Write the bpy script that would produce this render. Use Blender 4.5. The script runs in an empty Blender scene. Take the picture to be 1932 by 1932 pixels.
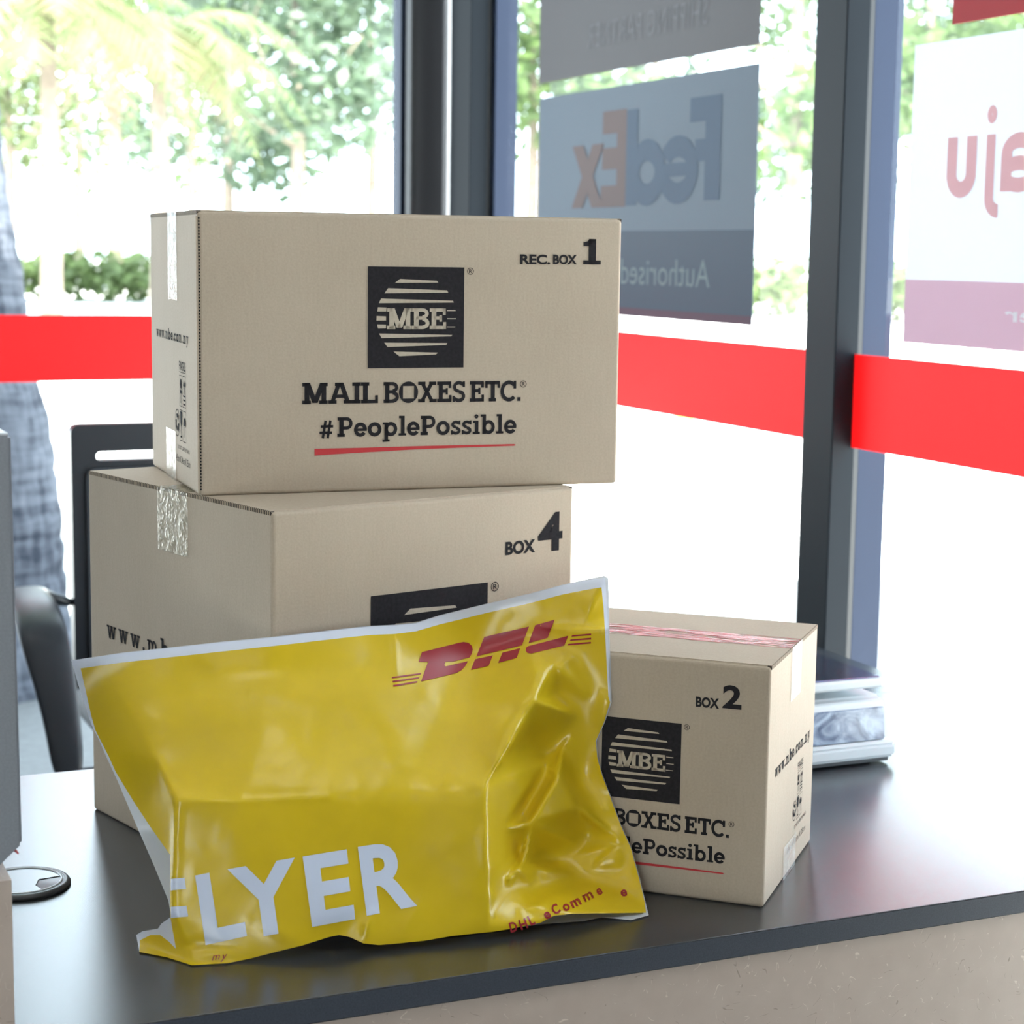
import bpy, bmesh, math, random
import numpy as np
from mathutils import Vector, Matrix
from mathutils.geometry import delaunay_2d_cdt
random.seed(7); np.random.seed(7)
SC = bpy.context.scene; COL = SC.collection
D = 0.75                                   # desk height; most heights below are given from the desk top

# ------------------------------------------------------------------ camera
F_PX, YAW, PITCH, ROLL, H = 3585.9, -0.4154, 0.13583, 0.01381, 0.62893
_fw = np.array([-math.sin(YAW)*math.cos(PITCH), math.cos(YAW)*math.cos(PITCH), -math.sin(PITCH)])
_r0 = np.array([math.cos(YAW), math.sin(YAW), 0.]); _u0 = np.cross(_r0, _fw)
_r = math.cos(ROLL)*_r0 + math.sin(ROLL)*_u0; _u = -math.sin(ROLL)*_r0 + math.cos(ROLL)*_u0
_o = np.array([0., 0., H + D])
cd = bpy.data.cameras.new('camera'); cam = bpy.data.objects.new('camera', cd); COL.objects.link(cam)
cam.matrix_world = Matrix(((_r[0], _u[0], -_fw[0], _o[0]), (_r[1], _u[1], -_fw[1], _o[1]), (_r[2], _u[2], -_fw[2], _o[2]), (0, 0, 0, 1)))
cd.sensor_width = 36; cd.lens = F_PX/1932*36; cd.clip_start = .05; cd.clip_end = 400
cd.dof.use_dof = True; cd.dof.focus_distance = 1.86; cd.dof.aperture_fstop = 9.0
SC.camera = cam

# ------------------------------------------------------------------ world, sun, exposure
w = bpy.data.worlds.new('sky'); SC.world = w; w.use_nodes = True
bg = w.node_tree.nodes['Background']; bg.inputs[0].default_value = (.74, .88, 1, 1); bg.inputs[1].default_value = 8.0
sd = bpy.data.lights.new('sun', 'SUN'); sd.energy = 45; sd.angle = .02; sd.color = (1, .96, .88)
sun = bpy.data.objects.new('sun', sd); COL.objects.link(sun)
sun.rotation_euler = Vector((.015, .58, -.92)).to_track_quat('-Z', 'Y').to_euler()
SC.view_settings.view_transform = 'Standard'; SC.view_settings.look = 'None'
SC.view_settings.exposure = 0.02; SC.view_settings.gamma = 1; SC.view_settings.use_curve_mapping = False

def ray(px, py):
    d = _fw + _r*(px-966)/F_PX - _u*(py-966)/F_PX
    return d
def at_y(px, py, y):
    d = ray(px, py); return _o + d*(y/d[1])
def at_x(px, py, x):
    d = ray(px, py); return _o + d*(x/d[0])

# ------------------------------------------------------------------ materials
def mat(name, col, rough=.6, metal=0, var=0, vscale=40, vcol=None, bump=0, bscale=200, coat=0, spec=.5, trans=0, transcol=None, alpha=1, detail=4, ior=1.5, stretch=None):
    m = bpy.data.materials.new(name); m.use_nodes = True; nt = m.node_tree; N = nt.nodes; L = nt.links
    b = N['Principled BSDF']; out = N['Material Output']
    b.inputs['Base Color'].default_value = (*col, 1); b.inputs['Roughness'].default_value = rough; b.inputs['Metallic'].default_value = metal
    b.inputs['Specular IOR Level'].default_value = spec
    b.inputs['IOR'].default_value = ior
    if coat: b.inputs['Coat Weight'].default_value = coat; b.inputs['Coat Roughness'].default_value = .12
    tc = None
    def coords():
        nonlocal tc
        if tc is None:
            tc = N.new('ShaderNodeTexCoord'); mp = N.new('ShaderNodeMapping'); L.new(tc.outputs['Object'], mp.inputs[0])
            if stretch: mp.inputs['Scale'].default_value = stretch
            tc = mp
        return tc.outputs[0]
    if var:
        n = N.new('ShaderNodeTexNoise'); n.inputs['Scale'].default_value = vscale; n.inputs['Detail'].default_value = detail; L.new(coords(), n.inputs['Vector'])
        r = N.new('ShaderNodeValToRGB'); r.color_ramp.elements[0].position = .3; r.color_ramp.elements[1].position = .7
        v = vcol or tuple(c*(1-var) for c in col)
        r.color_ramp.elements[0].color = (*v, 1); r.color_ramp.elements[1].color = (*col, 1)
        L.new(n.outputs['Fac'], r.inputs[0]); L.new(r.outputs[0], b.inputs['Base Color'])
    if bump:
        n = N.new('ShaderNodeTexNoise'); n.inputs['Scale'].default_value = bscale; n.inputs['Detail'].default_value = 3; L.new(coords(), n.inputs['Vector'])
        bp = N.new('ShaderNodeBump'); bp.inputs['Strength'].default_value = bump; bp.inputs['Distance'].default_value = .002
        L.new(n.outputs['Fac'], bp.inputs['Height']); L.new(bp.outputs[0], b.inputs['Normal'])
    if trans:
        t = N.new('ShaderNodeBsdfTranslucent'); t.inputs[0].default_value = (*(transcol or col), 1)
        mx = N.new('ShaderNodeMixShader'); mx.inputs[0].default_value = trans
        L.new(b.outputs[0], mx.inputs[1]); L.new(t.outputs[0], mx.inputs[2]); L.new(mx.outputs[0], out.inputs[0])
    if alpha < 1: b.inputs['Alpha'].default_value = alpha
    return m

def glass_mat():
    m = bpy.data.materials.new('window_glass'); m.use_nodes = True; nt = m.node_tree; N = nt.nodes; L = nt.links
    N.remove(N['Principled BSDF']); out = N['Material Output']
    t = N.new('ShaderNodeBsdfTransparent'); t.inputs[0].default_value = (.95, .98, .97, 1)
    g = N.new('ShaderNodeBsdfGlossy'); g.inputs['Roughness'].default_value = 0.01
    ge = N.new('ShaderNodeNewGeometry'); dt = N.new('ShaderNodeVectorMath'); dt.operation = 'DOT_PRODUCT'; L.new(ge.outputs['Normal'], dt.inputs[0]); L.new(ge.outputs['Incoming'], dt.inputs[1])
    ab = N.new('ShaderNodeMath'); ab.operation = 'ABSOLUTE'; L.new(dt.outputs['Value'], ab.inputs[0])
    om = N.new('ShaderNodeMath'); om.operation = 'SUBTRACT'; om.inputs[0].default_value = 1; L.new(ab.outputs[0], om.inputs[1])
    pw = N.new('ShaderNodeMath'); pw.operation = 'POWER'; pw.inputs[1].default_value = 5; L.new(om.outputs[0], pw.inputs[0])
    fr = N.new('ShaderNodeMath'); fr.operation = 'MULTIPLY_ADD'; fr.inputs[1].default_value = .45; fr.inputs[2].default_value = .02; L.new(pw.outputs[0], fr.inputs[0])   # both faces of a thin pane
    mx = N.new('ShaderNodeMixShader'); L.new(fr.outputs[0], mx.inputs[0]); L.new(t.outputs[0], mx.inputs[1]); L.new(g.outputs[0], mx.inputs[2]); L.new(mx.outputs[0], out.inputs[0])
    return m

def tape_mat(name, tint, alpha, crinkle=.6, scale=90, red=None):
    m = bpy.data.materials.new(name); m.use_nodes = True; nt = m.node_tree; N = nt.nodes; L = nt.links
    b = N['Principled BSDF']; b.inputs['Base Color'].default_value = (*tint, 1); b.inputs['Roughness'].default_value = .16; b.inputs['Specular IOR Level'].default_value = .8
    tc = N.new('ShaderNodeTexCoord'); n = N.new('ShaderNodeTexNoise'); n.inputs['Scale'].default_value = scale; n.inputs['Detail'].default_value = 5; n.inputs['Distortion'].default_value = 1.2
    L.new(tc.outputs['Object'], n.inputs['Vector'])
    bp = N.new('ShaderNodeBump'); bp.inputs['Strength'].default_value = crinkle; bp.inputs['Distance'].default_value = .003; L.new(n.outputs['Fac'], bp.inputs['Height']); L.new(bp.outputs[0], b.inputs['Normal'])
    if alpha > .9: mp = N.new('ShaderNodeMapping'); mp.inputs['Scale'].default_value = (.35, 2.2, 1); L.new(tc.outputs['Object'], mp.inputs[0]); L.new(mp.outputs[0], n.inputs['Vector'])
    r = N.new('ShaderNodeMapRange'); r.inputs[1].default_value = .4; r.inputs[2].default_value = .65 if alpha < .9 else .52; r.inputs[3].default_value = alpha*.6 if alpha < .9 else .05; r.inputs[4].default_value = min(1, alpha*1.25); L.new(n.outputs['Fac'], r.inputs[0]); L.new(r.outputs[0], b.inputs['Alpha'])
    return m

def cardboard():
    m = bpy.data.materials.new('cardboard'); m.use_nodes = True; nt = m.node_tree; N = nt.nodes; L = nt.links; b = N['Principled BSDF']
    b.inputs['Roughness'].default_value = .78; b.inputs['Specular IOR Level'].default_value = .25
    tc = N.new('ShaderNodeTexCoord')
    n = N.new('ShaderNodeTexNoise'); n.inputs['Scale'].default_value = 420; n.inputs['Detail'].default_value = 3; L.new(tc.outputs['Object'], n.inputs['Vector'])
    mp = N.new('ShaderNodeMapping'); mp.inputs['Scale'].default_value = (260, 260, 40); L.new(tc.outputs['Object'], mp.inputs[0])
    n2 = N.new('ShaderNodeTexNoise'); n2.inputs['Scale'].default_value = 1; L.new(mp.outputs[0], n2.inputs['Vector'])
    n3 = N.new('ShaderNodeTexNoise'); n3.inputs['Scale'].default_value = 7; L.new(tc.outputs['Object'], n3.inputs['Vector'])
    a = N.new('ShaderNodeMath'); a.operation = 'MULTIPLY_ADD'; a.inputs[1].default_value = .45; L.new(n2.outputs['Fac'], a.inputs[0]); L.new(n.outputs['Fac'], a.inputs[2])
    a2 = N.new('ShaderNodeMath'); a2.operation = 'ADD'; L.new(a.outputs[0], a2.inputs[0]); L.new(n3.outputs['Fac'], a2.inputs[1])
    r = N.new('ShaderNodeMapRange'); r.inputs[1].default_value = .8; r.inputs[2].default_value = 1.7; L.new(a2.outputs[0], r.inputs[0])
    mx = N.new('ShaderNodeMix'); mx.data_type = 'RGBA'; mx.inputs[6].default_value = (.42, .345, .262, 1); mx.inputs[7].default_value = (.50, .418, .325, 1)
    L.new(r.outputs[0], mx.inputs[0]); L.new(mx.outputs[2], b.inputs['Base Color'])
    bp = N.new('ShaderNodeBump'); bp.inputs['Strength'].default_value = .12; bp.inputs['Distance'].default_value = .001; L.new(a.outputs[0], bp.inputs['Height']); L.new(bp.outputs[0], b.inputs['Normal'])
    return m

def flute_mat():
    m = bpy.data.materials.new('corrugated_cut_edge'); m.use_nodes = True; nt = m.node_tree; N = nt.nodes; L = nt.links; b = N['Principled BSDF']; b.inputs['Roughness'].default_value = .9
    tc = N.new('ShaderNodeTexCoord'); wv = N.new('ShaderNodeTexWave'); wv.inputs['Scale'].default_value = 95; wv.bands_direction = 'Y'; wv.inputs['Distortion'].default_value = .6; L.new(tc.outputs['Object'], wv.inputs['Vector'])
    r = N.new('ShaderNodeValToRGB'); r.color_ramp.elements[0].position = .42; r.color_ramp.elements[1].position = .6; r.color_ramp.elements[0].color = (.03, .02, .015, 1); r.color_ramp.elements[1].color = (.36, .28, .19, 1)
    L.new(wv.outputs['Fac'], r.inputs[0]); L.new(r.outputs[0], b.inputs['Base Color']); return m

def chip_mat():
    m = bpy.data.materials.new('beige_fibre_laminate'); m.use_nodes = True; nt = m.node_tree; N = nt.nodes; L = nt.links; b = N['Principled BSDF']; b.inputs['Roughness'].default_value = .5
    tc = N.new('ShaderNodeTexCoord')
    n = N.new('ShaderNodeTexNoise'); n.inputs['Scale'].default_value = 35; n.inputs['Detail'].default_value = 6; L.new(tc.outputs['Object'], n.inputs['Vector'])
    mx = N.new('ShaderNodeMix'); mx.data_type = 'RGBA'; mx.inputs[6].default_value = (.46, .37, .31, 1); mx.inputs[7].default_value = (.57, .47, .40, 1); L.new(n.outputs['Fac'], mx.inputs[0])
    cur = mx.outputs[2]
    for i, (sc, lo, hi, col, am) in enumerate(((17, .485, .5, (.78, .68, .58), .75), (23, .49, .503, (.22, .17, .12), .6), (31, .488, .5, (.8, .72, .62), .6))):
        q = N.new('ShaderNodeTexNoise'); q.inputs['Scale'].default_value = sc; q.inputs['Detail'].default_value = 1.5; q.inputs['Distortion'].default_value = 1.5
        mp = N.new('ShaderNodeMapping'); mp.inputs['Location'].default_value = (i*3.7, 1.3*i, 2.1*i); L.new(tc.outputs['Object'], mp.inputs[0]); L.new(mp.outputs[0], q.inputs['Vector'])
        d = N.new('ShaderNodeMath'); d.operation = 'SUBTRACT'; d.inputs[1].default_value = (lo+hi)/2; L.new(q.outputs['Fac'], d.inputs[0])
        ab = N.new('ShaderNodeMath'); ab.operation = 'ABSOLUTE'; L.new(d.outputs[0], ab.inputs[0])
        lt = N.new('ShaderNodeMapRange'); lt.inputs[1].default_value = .002; lt.inputs[2].default_value = .007; lt.inputs[3].default_value = 1; lt.inputs[4].default_value = 0; L.new(ab.outputs[0], lt.inputs[0])
        k = N.new('ShaderNodeTexNoise'); k.inputs['Scale'].default_value = 60+20*i; L.new(mp.outputs[0], k.inputs['Vector'])
        kk = N.new('ShaderNodeMapRange'); kk.inputs[1].default_value = .58; kk.inputs[2].default_value = .62; kk.inputs[4].default_value = am; L.new(k.outputs['Fac'], kk.inputs[0])
        ml = N.new('ShaderNodeMath'); ml.operation = 'MULTIPLY'; L.new(lt.outputs[0], ml.inputs[0]); L.new(kk.outputs[0], ml.inputs[1])
        m2 = N.new('ShaderNodeMix'); m2.data_type = 'RGBA'; m2.inputs[7].default_value = (*col, 1); L.new(ml.outputs[0], m2.inputs[0]); L.new(cur, m2.inputs[6]); cur = m2.outputs[2]
    L.new(cur, b.inputs['Base Color']); return m

def bark_mat():
    m = bpy.data.materials.new('grey_palm_bark'); m.use_nodes = True; nt = m.node_tree; N = nt.nodes; L = nt.links; b = N['Principled BSDF']; b.inputs['Roughness'].default_value = .95; b.inputs['Specular IOR Level'].default_value = .1
    tc = N.new('ShaderNodeTexCoord'); f = []
    for sc in ((34, 34, 5), (5, 5, 36), (3, 3, 3)):
        mp = N.new('ShaderNodeMapping'); mp.inputs['Scale'].default_value = sc; L.new(tc.outputs['Object'], mp.inputs[0]); n = N.new('ShaderNodeTexNoise'); n.inputs['Scale'].default_value = 1; n.inputs['Detail'].default_value = 3; L.new(mp.outputs[0], n.inputs['Vector']); f.append(n)
    a = N.new('ShaderNodeMath'); a.operation = 'ADD'; L.new(f[0].outputs['Fac'], a.inputs[0]); L.new(f[1].outputs['Fac'], a.inputs[1])
    a2 = N.new('ShaderNodeMath'); a2.operation = 'ADD'; L.new(a.outputs[0], a2.inputs[0]); L.new(f[2].outputs['Fac'], a2.inputs[1])
    r = N.new('ShaderNodeValToRGB'); r.color_ramp.elements[0].position = .40; r.color_ramp.elements[1].position = .62; r.color_ramp.elements[0].color = (.022, .026, .036, 1); r.color_ramp.elements[1].color = (.125, .135, .16, 1)
    d = N.new('ShaderNodeMath'); d.operation = 'DIVIDE'; d.inputs[1].default_value = 3; L.new(a2.outputs[0], d.inputs[0]); L.new(d.outputs[0], r.inputs[0]); L.new(r.outputs[0], b.inputs['Base Color'])
    return m
M = dict(
    card=cardboard(), flute=flute_mat(), chip=chip_mat(), glass=glass_mat(),
    ink=mat('black_print', (.030, .028, .031), .9, var=.3, vscale=300, spec=.08), redink=mat('red_print', (.52, .055, .06), .8, spec=.1),
    kraft=mat('unprinted_kraft', (.48, .41, .32), .75, var=.12, vscale=300),
    desk=mat('charcoal_laminate', (.028, .031, .038), .26, var=.25, vscale=900, bump=.05, bscale=1500, spec=1.0, ior=1.58),
    deskedge=mat('charcoal_edge_band', (.058, .067, .088), .5, var=.3, vscale=700),
    frame=mat('dark_aluminium', (.010, .013, .017), .5, metal=.0, spec=.08), frameo=mat('blue_grey_aluminium', (.022, .03, .055), .5, spec=.12),
    gasket=mat('black_gasket', (.008, .008, .01), .5), white=mat('white_paint', (.80, .80, .80), .6), offw=mat('grey_wall_paint', (.22, .215, .21), .7),
    floor=mat('grey_floor_tile', (.17, .17, .18), .35, var=.1, vscale=8), ceil=mat('white_ceiling_paint', (.45, .45, .45), .8),
    yellow=mat('yellow_polythene', (.72, .505, .015), .25, var=.10, vscale=22, bump=.10, bscale=55, spec=.48, trans=.05, transcol=(.8, .5, .02)),
    bagwhite=mat('white_polythene', (.72, .76, .86), .28, bump=.10, bscale=60, trans=.12, transcol=(.8, .85, .95)),
    bagclear=mat('milky_polythene', (.66, .69, .74), .3, trans=.2, transcol=(.6, .62, .66)),
    dhlred=mat('dark_red_print', (.33, .020, .028), .3), bagletter=mat('white_print', (.62, .68, .82), .32),
    band=mat('red_window_film', (.80, .045, .05), .5, spec=.2, trans=.55, transcol=(.80, .052, .055)),
    bark=bark_mat(),
    bark2=mat('brown_tree_bark', (.24, .19, .15), .9, var=.4, vscale=6),
    ground=mat('pale_concrete_paving', (.78, .78, .76), .8, var=.08, vscale=2), lawn=mat('grass_ground', (.24, .36, .12), .95, var=.3, vscale=3),
    blackpl=mat('black_plastic', (.012, .015, .020), .38, spec=.3, bump=.05, bscale=400), mesh=mat('black_chair_fabric', (.016, .020, .028), .75, bump=.3, bscale=600),
    steel=mat('steel_plate', (.16, .19, .30), .12, metal=.9), silver=mat('silver_plastic', (.60, .65, .68), .35), chrome=mat('chrome', (.75, .75, .77), .15, metal=1),
    greycab=mat('grey_laminate', (.26, .275, .305), .5, var=.15, vscale=500), greytop=mat('pale_grey_laminate', (.6, .62, .66), .4),
    red=mat('red_plastic', (.4, .02, .02), .4), capgrey=mat('dark_grey_plastic', (.05, .055, .06), .35), hole=mat('dark_cable_hole', (.004, .004, .005), .8),
    yel=mat('yellow_paint', (.75, .5, .05), .5), tape=tape_mat('clear_packing_tape', (.85, .84, .78), .35), tapebr=tape_mat('buff_packing_tape', (.36, .31, .19), .5, .32, 110), tapered=tape_mat('red_printed_tape', (.50, .05, .035), .95, 1.0, 70),
)
def marble():
    m = mat('blue_grey_control_panel', (.24, .30, .42), .15); nt = m.node_tree; N = nt.nodes; L = nt.links; b = N['Principled BSDF']
    tc = N.new('ShaderNodeTexCoord'); n = N.new('ShaderNodeTexNoise'); n.inputs['Scale'].default_value = 22; n.inputs['Distortion'].default_value = 3; n.inputs['Detail'].default_value = 3; L.new(tc.outputs['Object'], n.inputs['Vector'])
    r = N.new('ShaderNodeValToRGB'); r.color_ramp.elements[0].position = .35; r.color_ramp.elements[1].position = .68; r.color_ramp.elements[0].color = (.06, .09, .17, 1); r.color_ramp.elements[1].color = (.34, .42, .55, 1); L.new(n.outputs['Fac'], r.inputs[0]); L.new(r.outputs[0], b.inputs['Base Color']); return m
M['panel'] = marble()
def leafm(name, c1, c2): return mat(name, c2, .5, var=1, vscale=1.3, vcol=c1, trans=.45, transcol=c2)
M['leaf'] = [leafm('light_green_leaf', (.03, .06, .02), (.11, .17, .05)), leafm('blue_green_leaf', (.025, .05, .03), (.085, .125, .075)), leafm('palm_leaf', (.045, .065, .025), (.12, .15, .06)), leafm('dry_palm_leaf', (.09, .07, .04), (.19, .15, .09)), leafm('hedge_leaf', (.06, .09, .03), (.15, .21, .08))]
def posterm(name, col, t=.1, tc=None): return mat(name, col, .5, spec=.12, trans=t, transcol=tc or col)

# ------------------------------------------------------------------ mesh helpers
def link(name, me, parent=None):
    o = bpy.data.objects.new(name, me); COL.objects.link(o)
    if parent: o.parent = parent
    return o
def obj(name, verts, faces, m, parent=None, smooth=False, mi=None):
    me = bpy.data.meshes.new(name); me.from_pydata([tuple(map(float, v)) for v in verts], [], [tuple(int(i) for i in f) for f in faces])
    for x in (m if isinstance(m, (list, tuple)) else [m]): me.materials.append(x)
    if mi is not None: me.polygons.foreach_set('material_index', np.asarray(mi, dtype=np.int32))
    if smooth: me.polygons.foreach_set('use_smooth', [True]*len(me.polygons))
    me.validate(); me.update(); return link(name, me, parent)
def bmo(name, bm, m, parent=None, smooth=False):
    me = bpy.data.meshes.new(name); bm.to_mesh(me); bm.free()
    for x in (m if isinstance(m, (list, tuple)) else [m]): me.materials.append(x)
    if smooth: me.polygons.foreach_set('use_smooth', [True]*len(me.polygons))
    return link(name, me, parent)
def bbox(bm, x0, y0, z0, x1, y1, z1, bev=0, seg=2, mi=0):
    r = bmesh.ops.create_cube(bm, size=1); vs = r['verts']
    for v in vs: v.co = Vector(((x0+x1)/2+v.co.x*(x1-x0), (y0+y1)/2+v.co.y*(y1-y0), (z0+z1)/2+v.co.z*(z1-z0)))
    fs = set(f for v in vs for f in v.link_faces)
    for f in fs: f.material_index = mi
    if bev:
        es = set(e for v in vs for e in v.link_edges); bmesh.ops.bevel(bm, geom=list(es), offset=bev, segments=seg, affect='EDGES', profile=.5, material=-1)
def boxo(name, x0, y0, z0, x1, y1, z1, m, parent=None, bev=0, seg=2):
    bm = bmesh.new(); bbox(bm, x0, y0, z0, x1, y1, z1, bev, seg); return bmo(name, bm, m, parent)
def tube(bm, pts, rad, n=10, cap=True):
    pts = [Vector(p) for p in pts]; rings = []
    for i, p in enumerate(pts):
        t = (pts[min(i+1, len(pts)-1)]-pts[max(i-1, 0)]).normalized(); a = t.orthogonal().normalized() if abs(t.z) > .9 else t.cross(Vector((0, 0, 1))).normalized(); b = t.cross(a)
        r = rad[i] if isinstance(rad, (list, tuple)) else rad
        rings.append([bm.verts.new(p+a*r*math.cos(2*math.pi*k/n)+b*r*math.sin(2*math.pi*k/n)) for k in range(n)])
    for i in range(len(rings)-1):
        for k in range(n): bm.faces.new((rings[i][k], rings[i][(k+1) % n], rings[i+1][(k+1) % n], rings[i+1][k]))
    if cap: bm.faces.new(rings[0][::-1]); bm.faces.new(rings[-1])
def lathe(bm, prof, c=(0, 0, 0), n=32):
    rings = []
    for r, z in prof: rings.append([bm.verts.new((c[0]+r*math.cos(2*math.pi*k/n), c[1]+r*math.sin(2*math.pi*k/n), c[2]+z)) for k in range(n)])
    for i in range(len(rings)-1):
        for k in range(n): bm.faces.new((rings[i][k], rings[i][(k+1) % n], rings[i+1][(k+1) % n], rings[i+1][k]))
    bm.faces.new(rings[0][::-1]); bm.faces.new(rings[-1])
def empty(name, loc=(0, 0, 0), rz=0):
    o = bpy.data.objects.new(name, None); COL.objects.link(o); o.location = loc; o.rotation_euler = (0, 0, rz); o.empty_display_size = .05; return o
def tag(o, label, cat, group=None, kind=None):
    o['label'] = label; o['category'] = cat
    if group: o['group'] = group
    if kind: o['kind'] = kind
    return o
def struct(o): o['kind'] = 'structure'; return o

# ------------------------------------------------------------------ lettering: 2-D shapes as (verts, faces)
_tx = {}
def sans(s, off=0, shear=0, space=1):
    k = (s, off, shear, space)
    if k not in _tx:
        c = bpy.data.curves.new('t', 'FONT'); c.body = s; c.offset = off; c.shear = shear; c.space_character = space; c.resolution_u = 4
        o = bpy.data.objects.new('t', c); COL.objects.link(o); bpy.context.view_layer.update()
        me = bpy.data.meshes.new_from_object(o.evaluated_get(bpy.context.evaluated_depsgraph_get()))
        v = [(p.co.x, p.co.y) for p in me.vertices]; f = [tuple(p.vertices) for p in me.polygons]
        bpy.data.objects.remove(o); bpy.data.curves.remove(c); bpy.data.meshes.remove(me); _tx[k] = (v, f)
    return _tx[k]
def joinp(parts):
    V = []; Fc = []
    for v, f in parts:
        n = len(V); V += list(v); Fc += [tuple(i+n for i in g) for g in f]
    return V, Fc
def poly(pts): return list(pts), [tuple(range(len(pts)))]
def R(x0, y0, x1, y1): return poly([(x0, y0), (x1, y0), (x1, y1), (x0, y1)])
def Ln(x0, y0, x1, y1, wd):
    dx, dy = x1-x0, y1-y0; l = math.hypot(dx, dy); nx, ny = -dy/l*wd/2, dx/l*wd/2
    return poly([(x0-nx, y0-ny), (x1-nx, y1-ny), (x1+nx, y1+ny), (x0+nx, y0+ny)])
def Dg(x0, y0, x1, y1, wd):  # diagonal stroke with level ends
    return poly([(x0-wd/2, y0), (x0+wd/2, y0), (x1+wd/2, y1), (x1-wd/2, y1)])
def A(cx, cy, rx, ry, a0, a1, wd, n=20):
    V = []; Fc = []
    for i in range(n+1):
        a = math.radians(a0+(a1-a0)*i/n); c, s = math.cos(a), math.sin(a)
        V += [(cx+rx*c, cy+ry*s), (cx+(rx-wd)*c, cy+(ry-wd)*s)]
    for i in range(n): Fc.append((2*i, 2*i+1, 2*i+3, 2*i+2))
    return V, Fc
S, T, OV = .225, .165, .085     # slab face: stem, slab thickness, overhang
def foot(x, y, up=False, l=OV, r=OV): return R(x-S/2-l, y-(T if up else 0), x+S/2+r, y+(0 if up else T))
def glyph(ch):
    if ch == 'M': return 1.22, [R(.13, 0, .13+S, 1), R(.9, 0, .9+S, 1), Dg(.61, .05, .26, 1, .24), Dg(.61, .05, .96, 1, .24), foot(.225, 0), foot(.995, 0), R(.03, 1-T, .3, 1), R(.92, 1-T, 1.19, 1)]
    if ch == 'A': return 1.1, [Dg(.16, 0, .5, 1, .2), Dg(.92, 0, .58, 1, .22), R(.28, .27, .8, .27+T), R(0, 0, .38, T), R(.7, 0, 1.1, T), R(.3, 1-T, .66, 1)]
    if ch == 'I': return .4, [R(.1, 0, .1+S, 1), foot(.195, 0), foot(.195, 1, True)]
    if ch == 'L': return .82, [R(.1, 0, .1+S, 1), R(.01, 0, .8, T), R(.66, 0, .8, .38), foot(.195, 1, True)]
    if ch == 'B': return .86, [R(.1, 0, .1+S, 1), R(.01, 0, .5, T), R(.01, 1-T, .5, 1), R(.2, .45, .5, .45+T), A(.5, .745, .30, .255, -90, 90, .17), A(.5, .285, .34, .285, -90, 90, .18)]
    if ch == 'O':
        V = []; Fc = []; n = 32
        for i in range(n):
            a = 2*math.pi*i/n; c, s = math.cos(a), math.sin(a); k = max(abs(c), abs(s)); V += [(.5+.52*c, .5+.52*s), (.5+.30*c/k, .5+.30*s/k)]
        for i in range(n): j = (i+1) % n; Fc.append((2*i, 2*i+1, 2*j+1, 2*j))
        return 1.0, [(V, Fc)]
    if ch == 'X': return 1.05, [Dg(.2, 0, .8, 1, .22), Dg(.82, 0, .2, 1, .22), R(.02, 0, .4, T), R(.64, 0, 1.04, T), R(.02, 1-T, .42, 1), R(.62, 1-T, 1.0, 1)]
    if ch == 'E': return .84, [R(.1, 0, .1+S, 1), R(.01, 0, .8, T), R(.01, 1-T, .78, 1), R(.2, .45, .58, .45+T), R(.66, 0, .8, .34), R(.64, .68, .78, 1), R(.48, .36, .6, .68)]
    if ch == 'S': return .76, [A(.37, .73, .33, .29, 20, 270, .17), A(.37, .28, .35, .30, -160, 90, .18), R(.57, .72, .7, 1), R(.02, 0, .15, .3)]
    if ch == 'T': return .86, [R(.34, 0, .34+S, 1), R(.02, 1-T, .85, 1), R(.02, .66, .16, 1), R(.71, .66, .85, 1), foot(.435, 0)]
    if ch == 'C': return .95, [A(.5, .5, .48, .52, 42, 318, .19), R(.75, .62, .9, 1)]
    if ch == '.': return .24, [R(.02, 0, .21, .19)]
    if ch == ' ': return .32, []
    if ch == '#': return .84, [Ln(.22, -.05, .38, .85, .145), Ln(.5, -.05, .66, .85, .145), R(.03, .17, .76, .30), R(.1, .49, .82, .62)]
    if ch == 'P': return .82, [R(.1, 0, .1+S, 1), R(.01, 1-T, .5, 1), R(.2, .36, .5, .36+T), A(.48, .68, .31, .32, -90, 90, .17), foot(.195, 0)]
    if ch == 'e': return .70, [A(.35, .35, .34, .37, 0, 325, .185), R(.04, .275, .68, .41)]
    if ch == 'c': return .66, [A(.35, .35, .34, .37, 40, 320, .185), R(.5, .45, .62, .7)]
    if ch == 'o': return .74, [A(.36, .35, .36, .37, 0, 360, .19, 28)]
    if ch == 'p': return .82, [R(.1, -.3, .1+.195, .7), A(.44, .35, .34, .37, 0, 360, .185, 28), R(.02, .58, .2, .7), R(.0, -.3, .38, -.18)]
    if ch == 'b': return .82, [R(.1, 0, .1+.195, 1.02), A(.44, .35, .34, .37, 0, 360, .185, 28), R(0, .9, .2, 1.02)]
    if ch == 'l': return .40, [R(.12, 0, .12+.195, 1.02), R(.02, .9, .2, 1.02), R(.0, 0, .40, .12)]
    if ch == 'i': return .40, [R(.12, 0, .12+.195, .7), R(.02, .58, .2, .7), R(.0, 0, .40, .12), A(.2, .92, .11, .11, 0, 360, .1)]
    if ch == 's': return .56, [A(.27, .52, .25, .20, 15, 270, .155), A(.27, .2, .26, .21, -165, 90, .155), R(.42, .5, .52, .72), R(.01, 0, .11, .22)]
    if ch == 'w': return .95, [Dg(.3, 0, .14, .7, .15), Dg(.3, 0, .47, .7, .12), Dg(.64, 0, .47, .7, .15), Dg(.64, 0, .8, .7, .12), R(0, .6, .28, .7), R(.34, .6, .6, .7), R(.68, .6, .95, .7)]
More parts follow.
